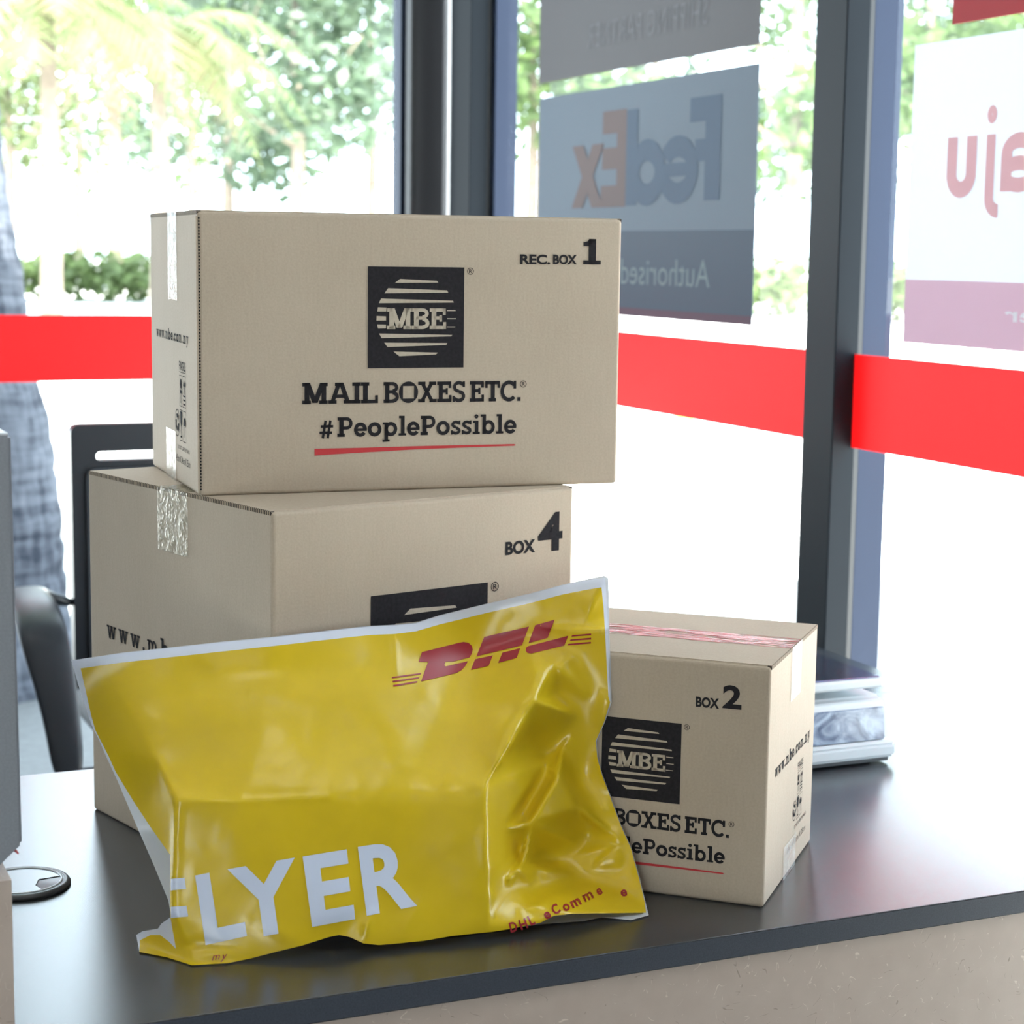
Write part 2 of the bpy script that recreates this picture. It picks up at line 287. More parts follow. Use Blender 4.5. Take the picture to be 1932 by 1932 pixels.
    if ch == 'm': return 1.02, [R(.1, 0, .24, .7), A(.3, .42, .22, .3, 0, 180, .13), R(.4, 0, .53, .45), A(.64, .42, .22, .3, 0, 180, .13), R(.74, 0, .87, .45), R(0, 0, .34, .1), R(.36, 0, .62, .1), R(.7, 0, .98, .1), R(.0, .6, .2, .7)]
    if ch == 'n': return .74, [R(.1, 0, .24, .7), A(.36, .4, .26, .32, 0, 180, .13), R(.49, 0, .62, .45), R(0, 0, .34, .1), R(.42, 0, .72, .1), R(0, .6, .2, .7)]
    if ch == 'y': return .78, [Dg(.38, .05, .14, .7, .15), Dg(.24, -.3, .64, .7, .13), R(0, .6, .3, .7), R(.5, .6, .78, .7), R(.05, -.3, .3, -.2)]
    return .5, []
def slab(s, track=.05):
    x = 0; parts = []
    for ch in s:
        wd, ps = glyph(ch)
        for v, f in ps: parts.append(([(a+x, b) for a, b in v], f))
        x += wd+track
    return joinp(parts)
def union(shape):
    # merge overlapping strokes into one clean flat sheet
    v, f = shape; a = np.array(v, float); lo = a.min(0); k = 1/max(1e-9, (a.max(0)-lo).max()); a = (a-lo)*k
    ed = [(g[i], g[(i+1) % len(g)]) for g in f for i in range(len(g))]
    vo, eo, fo, *_ = delaunay_2d_cdt([Vector(p) for p in a], ed, [], 0, 1e-6)
    P = np.array([(p.x, p.y) for p in vo]); T = np.array([q for q in fo if len(q) == 3]); c = P[T].mean(1); inside = np.zeros(len(T), bool)
    for g in f:
        pg = a[list(g)]; x0, y0 = pg.min(0); x1, y1 = pg.max(0); m_ = (c[:, 0] >= x0) & (c[:, 0] <= x1) & (c[:, 1] >= y0) & (c[:, 1] <= y1) & ~inside; ii = np.where(m_)[0]
        if len(ii):
            r = np.zeros(len(ii), bool)
            for i in range(len(pg)):
                (xa, ya), (xb, yb) = pg[i], pg[(i+1) % len(pg)]
                if ya != yb: r ^= ((ya > c[ii, 1]) != (yb > c[ii, 1])) & (c[ii, 0] < (xb-xa)*(c[ii, 1]-ya)/(yb-ya)+xa)
            inside[ii] |= r
    return [tuple(p/k+lo) for p in P], [tuple(t) for t in T[inside]]
def fit(shape, x0, y0, x1, y1, mirror=False):
    v, f = shape; v = np.array(v); a = v.min(0); b = v.max(0); u = (v-a)/(b-a)
    if mirror: u[:, 0] = 1-u[:, 0]
    return [(x0+(x1-x0)*p, y0+(y1-y0)*q) for p, q in u], f
def base_fit(shape, x0, yb, x1, cap):   # keep baseline at yb, cap height in metres, stretched to x0..x1
    v, f = shape; v = np.array(v); a = v[:, 0].min(); b = v[:, 0].max()
    return [(x0+(p-a)/(b-a)*(x1-x0), yb+q*cap) for p, q in v], f
REG = lambda cx, cy, r: joinp([A(cx, cy, r, r, 0, 360, r*.16, 28), fit(sans('R', .01), cx-r*.42, cy-r*.55, cx+r*.5, cy+r*.55)])
def put(name, shape, m, parent, o, ux, uy, nrm, off=.0006):
    o = Vector(o); ux = Vector(ux); uy = Vector(uy); nrm = Vector(nrm)
    v, f = shape; V = [o+ux*p+uy*q+nrm*off for p, q in v]
    # make sure faces look along the normal
    want = nrm; got = ux.cross(uy)
    if got.dot(want) < 0: f = [tuple(reversed(g)) for g in f]
    return obj(name, V, f, m, parent)

# ------------------------------------------------------------------ the room
WX, WY = 1.75, 4.379            # glass planes: side wall x = WX, back wall y = WY
RX0, RY0, RZ = -3.2, -2.6, 2.95
struct(boxo('floor', RX0, RY0, -.1, WX+.06, WY+.06, 0, M['floor']))
struct(boxo('ceiling', RX0-.1, RY0-.1, RZ, WX+.16, WY+.16, RZ+.15, M['ceil']))
struct(boxo('wall_left', RX0-.1, RY0, 0, RX0, WY+.06, RZ, M['offw']))
struct(boxo('wall_front', RX0, RY0-.1, 0, -2.5, RY0, RZ, M['offw'])); struct(boxo('wall_front', -1.25, RY0-.1, 0, WX+.06, RY0, RZ, M['offw'])); struct(boxo('wall_front', -2.5, RY0-.1, 2.2, -1.25, RY0, RZ, M['offw']))
dr = struct(obj('fill_opening_1', [(-2.5, RY0-.05, .05), (-1.25, RY0-.05, .05), (-1.25, RY0-.05, 2.2), (-2.5, RY0-.05, 2.2)], [(0, 1, 2, 3)], M['glass']))   # glazed opening added behind the camera to let in fill light
for x in (-2.5, -1.895, -1.29): boxo('fill_opening_frame', x, RY0-.08, 0, x+.04, RY0-.02, 2.2, M['frame'], dr)
struct(boxo('wall_right', WX-.06, RY0, 0, WX+.08, 1.14, RZ, M['offw']))
struct(boxo('wall_back', RX0, WY-.05, 0, -1.6, WY+.08, RZ, M['offw']))
struct(boxo('trim_1', -1.6, WY-.05, 2.62, WX+.1, WY+.08, RZ, M['frame']))      # window head, back wall
struct(boxo('trim_2', WX-.05, 1.14, 2.62, WX+.08, WY-.05, RZ, M['frame']))      # window head, side wall
struct(boxo('trim_3', -1.6, WY-.05, 0, WX-.12, WY+.07, .09, M['frame']))      # sill, back wall
struct(boxo('trim_4', WX-.05, 1.14, 0, WX+.07, WY-.12, .09, M['frame']))        # sill, side wall
struct(boxo('roof_shade_block', RX0-.2, RY0-.2, RZ+.15, WX+.3, WY+.3, RZ+1.15, M['offw']))  # unseen block on the roof, height set to shade the palm trunk base
def mullion_side(name, y0, y1, out_y, z0=.09, z1=2.62):
    p = boxo(name, WX-.048, y0, z0, WX-.004, y1, z1, M['frame'], bev=.002); struct(p)
    boxo('gasket', WX-.004, y0+.004, z0, WX+.006, y1-.004, z1, M['gasket'], p)
    boxo('outer_frame', WX+.006, out_y, z0, WX+.062, y1, z1, M['frameo'], p, bev=.002)
    return p
mullion_side('mullion', 2.585, 2.675, 2.59)
mullion_side('corner_mullion', 4.13, 4.255, 4.11)
mp = struct(boxo('corner_mullion', 1.632, WY-.05, .09, 1.725, WY-.003, 2.62, M['gasket'], bev=.012, seg=3))
boxo('outer_frame', 1.625, WY+.003, .09, 1.72, WY+.06, 2.62, M['frameo'], mp, bev=.002)
struct(boxo('corner_column', 1.735, WY-.02, .0, 1.80, WY+.09, 2.62, M['white'], bev=.004))
mullion_b = struct(boxo('mullion', -.32, WY-.05, .09, -.24, WY+.06, 2.62, M['frame'], bev=.002))
def pane(name, x0, y0, x1, y1):
    p = obj(name, [(x0, y0, .09), (x1, y1, .09), (x1, y1, 2.62), (x0, y0, 2.62)], [(0, 1, 2, 3)], M['glass']); struct(p); return p
pane('window_1', -.24, WY, 1.64, WY); pane('window_2', WX, 2.66, WX, 4.14); pane('window_3', WX, 1.14, WX, 2.60); pane('window_4', -1.6, WY, -.32, WY)
# unseen ceiling panels added as fill light
def fill_lamp(x, y, label, p=4):
    t = empty('fill_light', (x, y, RZ)); tag(t, label, 'fill light', 'added fill panels')
    boxo('frame', -.32, -.32, -.03, .32, .32, -.001, M['white'], t, bev=.004)
    ld = bpy.data.lights.new('lamp', 'AREA'); ld.shape = 'SQUARE'; ld.size = .56; ld.energy = p; ld.color = (1, .95, .88)
    l = bpy.data.objects.new('lamp', ld); COL.objects.link(l); l.parent = t; l.location = (0, 0, -.034)
for i, (x, y) in enumerate(((-2.2, -1.4), (-.6, -1.4), (.9, -1.2), (-2.2, .6), (-.6, .6), (.9, .4), (-1.6, 2.6), (.3, 2.9))):
    fill_lamp(x, y, 'unseen square ceiling panel added for fill light over the shop floor')

# ------------------------------------------------------------------ desk
YF, DT, DB = 1.476, .0235, 2.259
desk = empty('counter_desk', (0, 0, 0)); tag(desk, 'dark charcoal counter desk with beige fibre-flecked front panel', 'desk')
top = bmesh.new(); bbox(top, -.35, YF, D-DT, 1.68, DB, D, .0012, 2); 
dt = bmo('desk_top', top, [M['desk'], M['deskedge']], desk)
for p in dt.data.polygons:
    if abs(p.normal.z) < .3: p.material_index = 1
boxo('return_top', 1.02, DB, D-DT, 1.68, 2.62, D, M['desk'], desk, bev=.001)
boxo('front_panel', -.33, YF+.006, .0, 1.66, YF+.026, D-DT, M['chip'], desk)
boxo('side_panel', 1.64, YF+.026, 0, 1.66, 2.6, D-DT, M['chip'], desk)
boxo('side_panel', -.33, YF+.026, 0, -.31, DB-.03, D-DT, M['chip'], desk)

# cable grommet
gx, gy, gr = .293, 1.856, .0475
g = empty('cable_grommet', (gx, gy, D)); tag(g, 'round dark cable grommet with open slot set in the desk top', 'cable grommet')
bm = bmesh.new(); lathe(bm, [(gr-.008, .0002), (gr, .0002), (gr, .0025), (gr-.002, .005), (gr-.007, .0055), (gr-.008, .0045)], n=56); bmo('rim', bm, M['capgrey'], g, True)
bm = bmesh.new(); lathe(bm, [(gr-.0078, .001), (gr-.0078, .006), (gr-.0095, .0062), (gr-.0095, .001)], n=56); bmo('ring', bm, M['silver'], g, True)
n = 56; a0, a1 = math.radians(-68), math.radians(2)
pts = [((gr-.0098)*math.cos(a1+(2*math.pi-(a1-a0))*k/n), (gr-.0098)*math.sin(a1+(2*math.pi-(a1-a0))*k/n)) for k in range(n+1)]+[(.010, -.019), (.016, -.002)]
obj('cap', [(x, y, .0052) for x, y in pts]+[(x, y, .0012) for x, y in pts], [tuple(range(len(pts)))]+[(i, i+len(pts), (i+1) % len(pts)+len(pts), (i+1) % len(pts)) for i in range(len(pts))], M['desk'], g)
bm = bmesh.new(); lathe(bm, [(gr-.0098, .0004), (gr-.0098, .001)], n=40); bmo('slot', bm, M['hole'], g)

# ------------------------------------------------------------------ cartons
def logo_shapes(cx, cy, s):
    # s = side in metres; photo-measured stripes in logo units
    def q(pts): return poly([(cx-s/2+(x-446)/540*s, cy+s/2*1.0-(y-362)/555*s) for x, y in pts])
    sq = R(cx-s/2, cy-s/2, cx+s/2, cy+s/2)
    st = [q(p) for p in ([(595, 450), (623, 428), (830, 437), (838, 447)], [(537, 507), (557, 479), (888, 489), (895, 501)], [(506, 561), (518, 536), (922, 546), (926, 556)],
        [(498, 606), (501, 583), (549, 585), (547, 606)], [(493, 656), (494, 631), (546, 633), (546, 655)], [(502, 700), (497, 677), (546, 678), (546, 699)],
        [(888, 603), (888, 597), (936, 597), (937, 603)], [(890, 648), (890, 643), (940, 643), (940, 648)], [(888, 693), (888, 688), (937, 688), (936, 693)],
        [(508, 727), (522, 752), (914, 743), (919, 735)], [(537, 777), (555, 801), (886, 791), (892, 780)], [(588, 826), (622, 852), (828, 843), (838, 833)])]
    x0, x1 = cx-s/2+(552-446)/540*s, cx-s/2+(884-446)/540*s; y0, y1 = cy+s/2-(703-362)/555*s, cy+s/2-(588-362)/555*s
    st.append(fit(slab('MBE', -.02), x0, y0, x1, y1))
    return sq, joinp(st)
def icon_shapes(s):
    P = []
    def frame(x, y, wd, h): P.extend([R(x, y, x+wd, y+.008), R(x, y+h-.008, x+wd, y+h), R(x, y, x+.005, y+h), R(x+wd-.005, y, x+wd, y+h)])
    # unit: block .42 wide 1.0 tall
    for x in (0, .23):
        for y in (0, .42): frame(x, y, .19, .38)
    P += [poly([(.03, .36), (.16, .36), (.14, .22), (.11, .18), (.08, .18), (.05, .22)]), R(.085, .06, .105, .2), R(.05, .04, .14, .06)]
    P += [A(.325, .2, .075, .1, 0, 180, .07), R(.318, .06, .332, .22)]
    P += [R(.06, .46, .075, .74), R(.115, .46, .13, .74), A(.095, .70, .05, .06, 0, 360, .05), R(.03, .58, .16, .62)]
    for x in (.285, .365): P += [R(x-.012, .58, x+.012, .7), poly([(x-.035, .68), (x+.035, .68), (x, .76)])]
    P += [R(.25, .45, .4, .47), R(.25, .5, .4, .52), R(.25, .55, .4, .57)]
    P.append(fit(sans('FRAGILE', .01), 0, .86, .42, .97)); P.append(R(0, .835, .42, .842))
    # recycling mark in a ring
    cx, cy = -.17, .2; P.append(A(cx, cy, .15, .17, 0, 360, .012, 32))
    for k in range(3):
        a = 120*k+90; P.append(A(cx, cy, .105, .115, a-42, a+30, .05, 8)); c = math.radians(a-48)
        b = math.radians(a-62); m1 = math.radians(a-40); P.append(poly([(cx+.125*math.cos(m1), cy+.135*math.sin(m1)), (cx+.03*math.cos(m1), cy+.035*math.sin(m1)), (cx+.08*math.cos(b), cy+.09*math.sin(b))]))
    v, f = joinp(P); return [(x*s, y*s) for x, y in v], f

def carton(label, x, y, a, wd, dp, h, z, spec):
    t = empty('cardboard_box', (x, y, z), a); tag(t, label, 'box', 'printed cardboard boxes'); fl = .0042
    bm = bmesh.new(); bbox(bm, 0, 0, 0, wd, dp, h-.0012, .0038, 4); body = bmo('body', bm, M['card'], t, False)
    for s in (0, 1):       # long flaps meeting over the seam
        bm = bmesh.new(); y0, y1 = ((.0030, dp/2-.0012), (dp/2+.0012, dp-.0030))[s]
        bbox(bm, .0004, y0, h-.0016, wd-.0004, y1, h, .0)
        es = [e for e in bm.edges if all(abs(v.co.z-h) < 1e-6 and abs(v.co.y-(y0 if s == 0 else y1)) < 1e-6 for v in e.verts)]
        bmesh.ops.bevel(bm, geom=es, offset=.0011, segments=3, affect='EDGES')
        nx = 16
        o = bmo('flap', bm, [M['card'], M['flute']], t)
        for p in o.data.polygons:
            if abs(p.normal.x) > .9: p.material_index = 1
    # dark corrugated strip of minor flaps under the cut edges
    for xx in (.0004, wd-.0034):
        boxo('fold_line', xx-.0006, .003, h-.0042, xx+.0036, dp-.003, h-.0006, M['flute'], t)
    up = (0, 0, 1)
    def front(nm, sh, m, off=.0005): return put(nm, sh, m, t, (0, 0, 0), (1, 0, 0), up, (0, -1, 0), off)
    cx, cy, k = spec['logo']
    sq, st = logo_shapes(cx, cy, .1025*k)
    lg = front('logo', sq, M['ink']); 
    o = put('logo_stripes', st, M['kraft'], lg, (0, 0, 0), (1, 0, 0), up, (0, -1, 0), .0009)
    P = [REG(cx+.0578*k, cy+.0475*k, .0036*k)]
    ls = lambda sh, x0, yb, x1, cap: base_fit(sh, cx+x0*k, cy+yb*k, cx+x1*k, cap*k)
    def line(*words):
        parts = []
        for wtxt, x0, x1 in words: parts.append(ls(slab(wtxt, .0), x0, -.0868, x1, .0213))
        return joinp(parts)
    front('lettering', joinp([line(('MAIL', -.1193, -.0402), ('BOXES', -.0344, .0535), ('ETC.', .0585, .1148)), REG(cx+.1176*k, cy-.069*k, .0036*k), P[0]]), M['ink'])
    front('lettering', ls(slab('#', 0), -.1015, -.1208, -.0872, .0200), M['ink'])
    front('lettering', ls(slab('PeoplePossible', .03), -.083, -.1206, .1106, .0200), M['ink'])
    front('underline', poly([(cx+px*k, cy+py*k) for px, py in [(-.1067, -.1390), (-.06, -.1372), (.0, -.1352), (.05, -.1344), (.108, -.1338), (.1106, -.1330), (.108, -.1320), (.05, -.1318), (0, -.1318), (-.06, -.1322), (-.1067, -.1322)]]), M['redink'])
    for txt, x0, y0, x1, y1, off in spec['corner']: front('lettering', fit(joinp([R(.3, 0, .72, 1), R(0, 0, 1, .16), poly([(0, .72), (.3, .72), (.72, 1), (.35, 1), (.22, .91), (0, .86)])]) if txt == '1' else sans(txt, off), x0, y0, x1, y1), M['ink'])
    # side print
    for side in spec['sides']:
        if side == 'l': org, ux, nr = (0, dp, 0), (0, -1, 0), (-1, 0, 0)
        else: org, ux, nr = (wd, 0, 0), (0, 1, 0), (1, 0, 0)
        sd_ = spec['side']
        def sp(nm, sh, m, off=.0005): return put(nm, sh, m, t, org, ux, up, nr, off)
        x0, x1, yb, cap = sd_['www']; sp('lettering', base_fit(slab('www.mbe.com.my', .22), x0, yb, x1, cap), M['ink'])
        x0, y0, s = sd_['icons']; v, f = icon_shapes(s); sp('handling_icons', ([(p+x0, q+y0) for p, q in v], f), M['ink'])
        for txt, xa, ya, xb, yb2 in sd_['small']: sp('lettering', fit(sans(txt), xa, ya, xb, yb2), M['ink'])
        for (xa, xb, y0, y1, mm) in sd_['tape']:
            n = 12; top_ = y1 >= h-.001
            pts = [(xa+(xb-xa)*i/n, y0+random.uniform(-.0008, .0008)) for i in range(n+1)]+[(xb, y1), (xa, y1)]
            sp('packing_tape', poly(pts), M[mm], .0010)
    # tape along the top seam
    tw = spec['tapew']; c = dp/2
    bm = bmesh.new(); bbox(bm, .0, c-tw/2, h+.0001, wd, c+tw/2, h+.0004)
    bmo('packing_tape', bm, M[spec['tapem']], t)
    if spec.get('joint'):
        # glued corner joint: open corrugation down the front left edge
        bm = bmesh.new(); bbox(bm, -.0018, -.0006, .003, .0002, .0030, h-.006); bmo('glue_joint', bm, M['card'], t)
        V = []; Fc = []; zz = .006
        while zz < h-.008:
            b = len(V); V += [(.0004, -.0010, zz), (.0020, -.0010, zz), (.0020, -.0010, zz+.0016), (.0004, -.0010, zz+.0016)]; Fc.append((b, b+1, b+2, b+3)); zz += .0031
        obj('corrugation', V, Fc, M['hole'], t)
    return t
H4 = .3845
carton('large cardboard box marked BOX 4 at the bottom of the stack', .5076, 1.7089, .24699, .3681, .3947, H4, D, dict(
    logo=(.183, .2205, 1.405), corner=[('BOX', .2774, .3185, .3166, .3327, .038), ('4', .3205, .3180, .3533, .3592, .03)], sides='l',
    side=dict(www=(.3947-.3525, .3947-.035, .2045, .0205), icons=(.20, .05, .10), small=[('45cm X 38cm X 38cm', .2, .02, .33, .03)], tape=[(.3947-.2294, .3947-.1644, .3192, H4-.0003, 'tapebr')]), tapew=.06, tapem='tapebr'))
carton('long cardboard box marked REC. BOX 1 on top of the stack', .47143, 1.83785, -.06345, .45, .2798, .2811, D+H4, dict(
    logo=(.2235, .1770, 1.0), corner=[('REC.', .3356, .2322, .3690, .2425, .038), ('BOX', .3722, .2325, .3990, .2427, .038), ('1', .4062, .2328, .4261, .2593, .035)], sides='l', joint=True,
    side=dict(www=(.2798-.2412, .2798-.0518, .1477, .0115), icons=(.2798-.104, .046, .085), small=[('DO NOT CARRY BY HAND', .2798-.115, .0365, .2798-.05, .0405), ('45cm X 34cm X 25cm', .2798-.126, .0225, .2798-.047, .030)], tape=[(.2798-.1629, .2798-.1099, .1904, .2810, 'tape'), (.2798-.1836, .2798-.1259, .0003, .053, 'tape')]), tapew=.053, tapem='tape'))
a2 = -.76593; w2 = .236
carton('small cardboard box marked BOX 2 standing to the right of the yellow mailer', .94673-w2*math.cos(a2), 1.52789-w2*math.sin(a2), a2, w2, .2303, .2402, D, dict(
    logo=(w2-.1268, .1350, .79), corner=[('BOX', w2-.0728, .1938, w2-.0495, .2042, .038), ('2', w2-.0463, .1951, w2-.0275, .2183, .03)], sides='r',
    side=dict(www=(.0339, .2045, .1215, .0125), icons=(.146, .048, .0625), small=[('DO NOT CARRY BY HAND', .137, .0400, .196, .0440), ('22cm X 22cm X 23cm', .1013, .0235, .1954, .0295)], tape=[(.0945, .1429, .1844, .2399, 'tape'), (.0850, .1440, .0003, .0355, 'tape')]), tapew=.05, tapem='tapered'))

# ------------------------------------------------------------------ the yellow mailer: two films that are welded along their edges
TOP = [(135, 1246), (230, 1233), (330, 1222), (420, 1212), (514, 1203), (600, 1193), (660, 1186), (700, 1182), (745, 1180), (785, 1176), (830, 1162), (875, 1151), (920, 1140), (1000, 1121), (1060, 1105), (1100, 1096), (1142, 1090)]
RIGHT = [(1146, 1150), (1147, 1200), (1149, 1260), (1151, 1325), (1140, 1362), (1124, 1398), (1127, 1430), (1135, 1460), (1150, 1500), (1170, 1555), (1190, 1600), (1205, 1655), (1216, 1700), (1219, 1722)]
BOT = [(1150, 1723), (1080, 1724), (1045, 1728), (1020, 1741), (960, 1753), (930, 1758), (890, 1762), (852, 1766), (800, 1775), (751, 1780), (715, 1783), (686, 1780), (660, 1768), (640, 1764), (620, 1768), (570, 1784), (524, 1795), (470, 1809), (431, 1817), (362, 1821), (314, 1806), (263, 1796)]
LEFT = [(257, 1764), (269, 1757), (298, 1752), (304, 1743), (321, 1731), (321, 1670), (321, 1613), (285, 1562), (252, 1512), (218, 1456), (197, 1416), (172, 1366), (160, 1330), (147, 1290)]
OUT = TOP+RIGHT+BOT+LEFT
YTOP = [(152, 1261), (230, 1250), (330, 1239), (420, 1229), (514, 1219), (600, 1209), (660, 1202), (700, 1198), (745, 1196), (785, 1191), (830, 1178), (875, 1167), (920, 1156), (1000, 1138), (1060, 1122), (1100, 1114), (1135, 1108)]
YRIGHT = [(1139, 1150), (1142, 1200), (1145, 1260), (1148, 1315), (1151, 1325)]
YLEFT = [(205, 1427), (180, 1378), (172, 1350), (162, 1305)]
CT = [  # px, py, distance along y
 (135, 1246, 1.722), (330, 1222, 1.702), (514, 1203, 1.696), (700, 1182, 1.718), (745, 1180, 1.722), (830, 1162, 1.722), (920, 1140, 1.715), (1060, 1104, 1.69), (1142, 1090, 1.665),
 (1151, 1325, 1.63), (1124, 1400, 1.64), (1150, 1500, 1.63), (1190, 1600, 1.605), (1219, 1722, 1.552),
 (160, 1330, 1.722), (197, 1416, 1.718), (252, 1512, 1.705), (321, 1613, 1.634), (320, 1700, 1.617), (321, 1731, 1.614), (257, 1764, 1.672), (263, 1796, 1.650), (362, 1821, 1.588),
 # ridge of the parcel inside
 (331, 1508, 1.621), (450, 1512, 1.609), (620, 1504, 1.6), (780, 1492, 1.596), (917, 1480, 1.579),
 (326, 1620, 1.614), (327, 1720, 1.604), (352, 1788, 1.601), (450, 1775, 1.585), (540, 1764, 1.572), (700, 1750, 1.562), (860, 1745, 1.552), (926, 1745, 1.549), (919, 1600, 1.56),
 (620, 1620, 1.587), (620, 1720, 1.570), (780, 1620, 1.579), (460, 1620, 1.596),
 # slope above the ridge
 (300, 1440, 1.655), (240, 1330, 1.695), (175, 1280, 1.722), (500, 1360, 1.650), (700, 1330, 1.656), (860, 1330, 1.663), (500, 1270, 1.683), (330, 1290, 1.692), (720, 1250, 1.696), (900, 1230, 1.716),
 # bright diagonal ridge to the upper right
 (965, 1400, 1.594), (1010, 1320, 1.62), (1045, 1255, 1.65), (985, 1405, 1.652), (1035, 1310, 1.666),
 (1090, 1240, 1.655), (1110, 1160, 1.665), (1000, 1200, 1.69), (1120, 1320, 1.64), (1095, 1350, 1.648),
 # crumpled right side
 (1038, 1420, 1.668), (1062, 1405, 1.65), (1052, 1465, 1.612), (1028, 1445, 1.64), (1024, 1462, 1.664), (950, 1562, 1.588), (957, 1640, 1.585), (972, 1665, 1.590), (975, 1540, 1.652), (985, 1610, 1.642),
 (1000, 1552, 1.596), (978, 1640, 1.576), (940, 1700, 1.566), (1010, 1624, 1.638), (1085, 1470, 1.65), (1105, 1560, 1.643), (1090, 1525, 1.612), (1160, 1580, 1.612), (1115, 1440, 1.645), (1155, 1593, 1.614), (1155, 1602, 1.606), (1010, 1632, 1.606),
 (1010, 1680, 1.594), (1055, 1677, 1.598), (1137, 1684, 1.59), (1216, 1703, 1.566), (1055, 1686, 1.580), (1137, 1696, 1.574), (1000, 1710, 1.563), (1100, 1650, 1.614), (1180, 1655, 1.596), (1100, 1600, 1.634), (960, 1745, 1.549), (1060, 1722, 1.550),
 (640, 1764, 1.572), (420, 1800, 1.580), (330, 1770, 1.620), (300, 1775, 1.640),
 (80, 1230, 1.73), (60, 1500, 1.74), (200, 1640, 1.69), (180, 1850, 1.62), (600, 1900, 1.55), (1300, 1850, 1.54), (1300, 1400, 1.62), (1300, 1040, 1.68), (600, 1100, 1.72), (60, 1100, 1.76)]
CE = [((331, 1508), (450, 1512)), ((450, 1512), (620, 1504)), ((620, 1504), (780, 1492)), ((780, 1492), (917, 1480)), ((331, 1508), (326, 1620)), ((326, 1620), (327, 1720)), ((327, 1720), (352, 1788)),
      ((917, 1480), (919, 1600)), ((919, 1600), (926, 1745)), ((917, 1480), (965, 1400)), ((965, 1400), (1010, 1320)), ((1010, 1320), (1045, 1255)), ((331, 1508), (300, 1440)), ((300, 1440), (240, 1330)), ((240, 1330), (175, 1280)),
      ((950, 1562), (1028, 1445)), ((950, 1562), (957, 1640)), ((1052, 1465), (1000, 1552)), ((1000, 1552), (978, 1640)), ((978, 1640), (940, 1700)), ((1052, 1465), (1090, 1525)), ((1085, 1470), (1160, 1580)), ((1010, 1624), (1155, 1593)), ((1055, 1677), (1137, 1684)), ((1137, 1684), (1216, 1703)), ((1062, 1405), (1052, 1465)), ((1151, 1325), (1095, 1350)), ((1095, 1350), (1038, 1420))]
GX0, GY0, GS, GW, GH = 60, 1040, 2.0, 621, 431
def raster_depth(ct, ce):
    pts = [Vector((c[0], c[1])) for c in ct]; ix = {(c[0], c[1]): i for i, c in enumerate(ct)}
    ed = [(ix[a], ix[b]) for a, b in ce if a in ix and b in ix]
    vo, eo, fo, ov, oe, of = delaunay_2d_cdt(pts, ed, [], 0, 1e-4)
    P = np.array([(v.x, v.y) for v in vo]); Yv = np.array([ct[o[0]][2] if o else np.nan for o in ov])
    for i in np.where(np.isnan(Yv))[0]:
        d = np.hypot(*(np.array([(c[0], c[1]) for c in ct])-P[i]).T); k = np.argsort(d)[:3]; ww = 1/d[k]; Yv[i] = (np.array([ct[j][2] for j in k])*ww).sum()/ww.sum()
    Z = np.full((GH, GW), np.nan); 
    for f in fo:
        a, b, c = P[f[0]], P[f[1]], P[f[2]]
        x0 = max(0, int((min(a[0], b[0], c[0])-GX0)/GS)); x1 = min(GW-1, int((max(a[0], b[0], c[0])-GX0)/GS)+1); y0 = max(0, int((min(a[1], b[1], c[1])-GY0)/GS)); y1 = min(GH-1, int((max(a[1], b[1], c[1])-GY0)/GS)+1)
        if x1 < x0 or y1 < y0: continue
        X, Yg = np.meshgrid(GX0+GS*np.arange(x0, x1+1), GY0+GS*np.arange(y0, y1+1))
        den = (b[1]-c[1])*(a[0]-c[0])+(c[0]-b[0])*(a[1]-c[1])
        if abs(den) < 1e-9: continue
        l0 = ((b[1]-c[1])*(X-c[0])+(c[0]-b[0])*(Yg-c[1]))/den; l1 = ((c[1]-a[1])*(X-c[0])+(a[0]-c[0])*(Yg-c[1]))/den; l2 = 1-l0-l1
        msk = (l0 > -1e-6) & (l1 > -1e-6) & (l2 > -1e-6)
        Z[y0:y1+1, x0:x1+1][msk] = (l0*Yv[f[0]]+l1*Yv[f[1]]+l2*Yv[f[2]])[msk]
    Z[np.isnan(Z)] = np.nanmean(Z); return Z
def blur(Z, s):
    r = int(3*s)+1; k = np.exp(-.5*(np.arange(-r, r+1)/s)**2); k /= k.sum()
    Zp = np.pad(Z, r, mode='edge'); Zp = np.apply_along_axis(lambda v: np.convolve(v, k, 'same'), 0, Zp); Zp = np.apply_along_axis(lambda v: np.convolve(v, k, 'same'), 1, Zp); return Zp[r:-r, r:-r]
Z0 = raster_depth(CT, CE)
# the taut front stays smooth, the slack right side keeps sharp creases
Zs, Zc = blur(Z0, 9), blur(Z0, 1.7)
XX, YY = np.meshgrid(GX0+GS*np.arange(GW), GY0+GS*np.arange(GH))
wr = np.clip((XX-880)/60, 0, 1); Zf = Zs*(1-wr)+Zc*wr
# keep crisp parcel edges
def segd(x0, y0, x1, y1):
    dx, dy = x1-x0, y1-y0; t = np.clip(((XX-x0)*dx+(YY-y0)*dy)/(dx*dx+dy*dy), 0, 1); return np.hypot(XX-x0-t*dx, YY-y0-t*dy), t
for a, b, wd in (((331, 1508), (450, 1512), 14), ((450, 1512), (620, 1504), 10), ((331, 1508), (326, 1620), 26), ((326, 1620), (327, 1730), 26), ((331, 1508), (300, 1440), 22), ((917, 1480), (926, 1745), 24), ((321, 1731), (352, 1788), 30), ((263, 1796), (362, 1821), 34)):
    d, t = segd(*a, *b); k = np.exp(-(d/wd)**2); Zf = Zf*(1-k)+blur(Z0, 3)*k if False else Zf*(1-k)+Zc*k
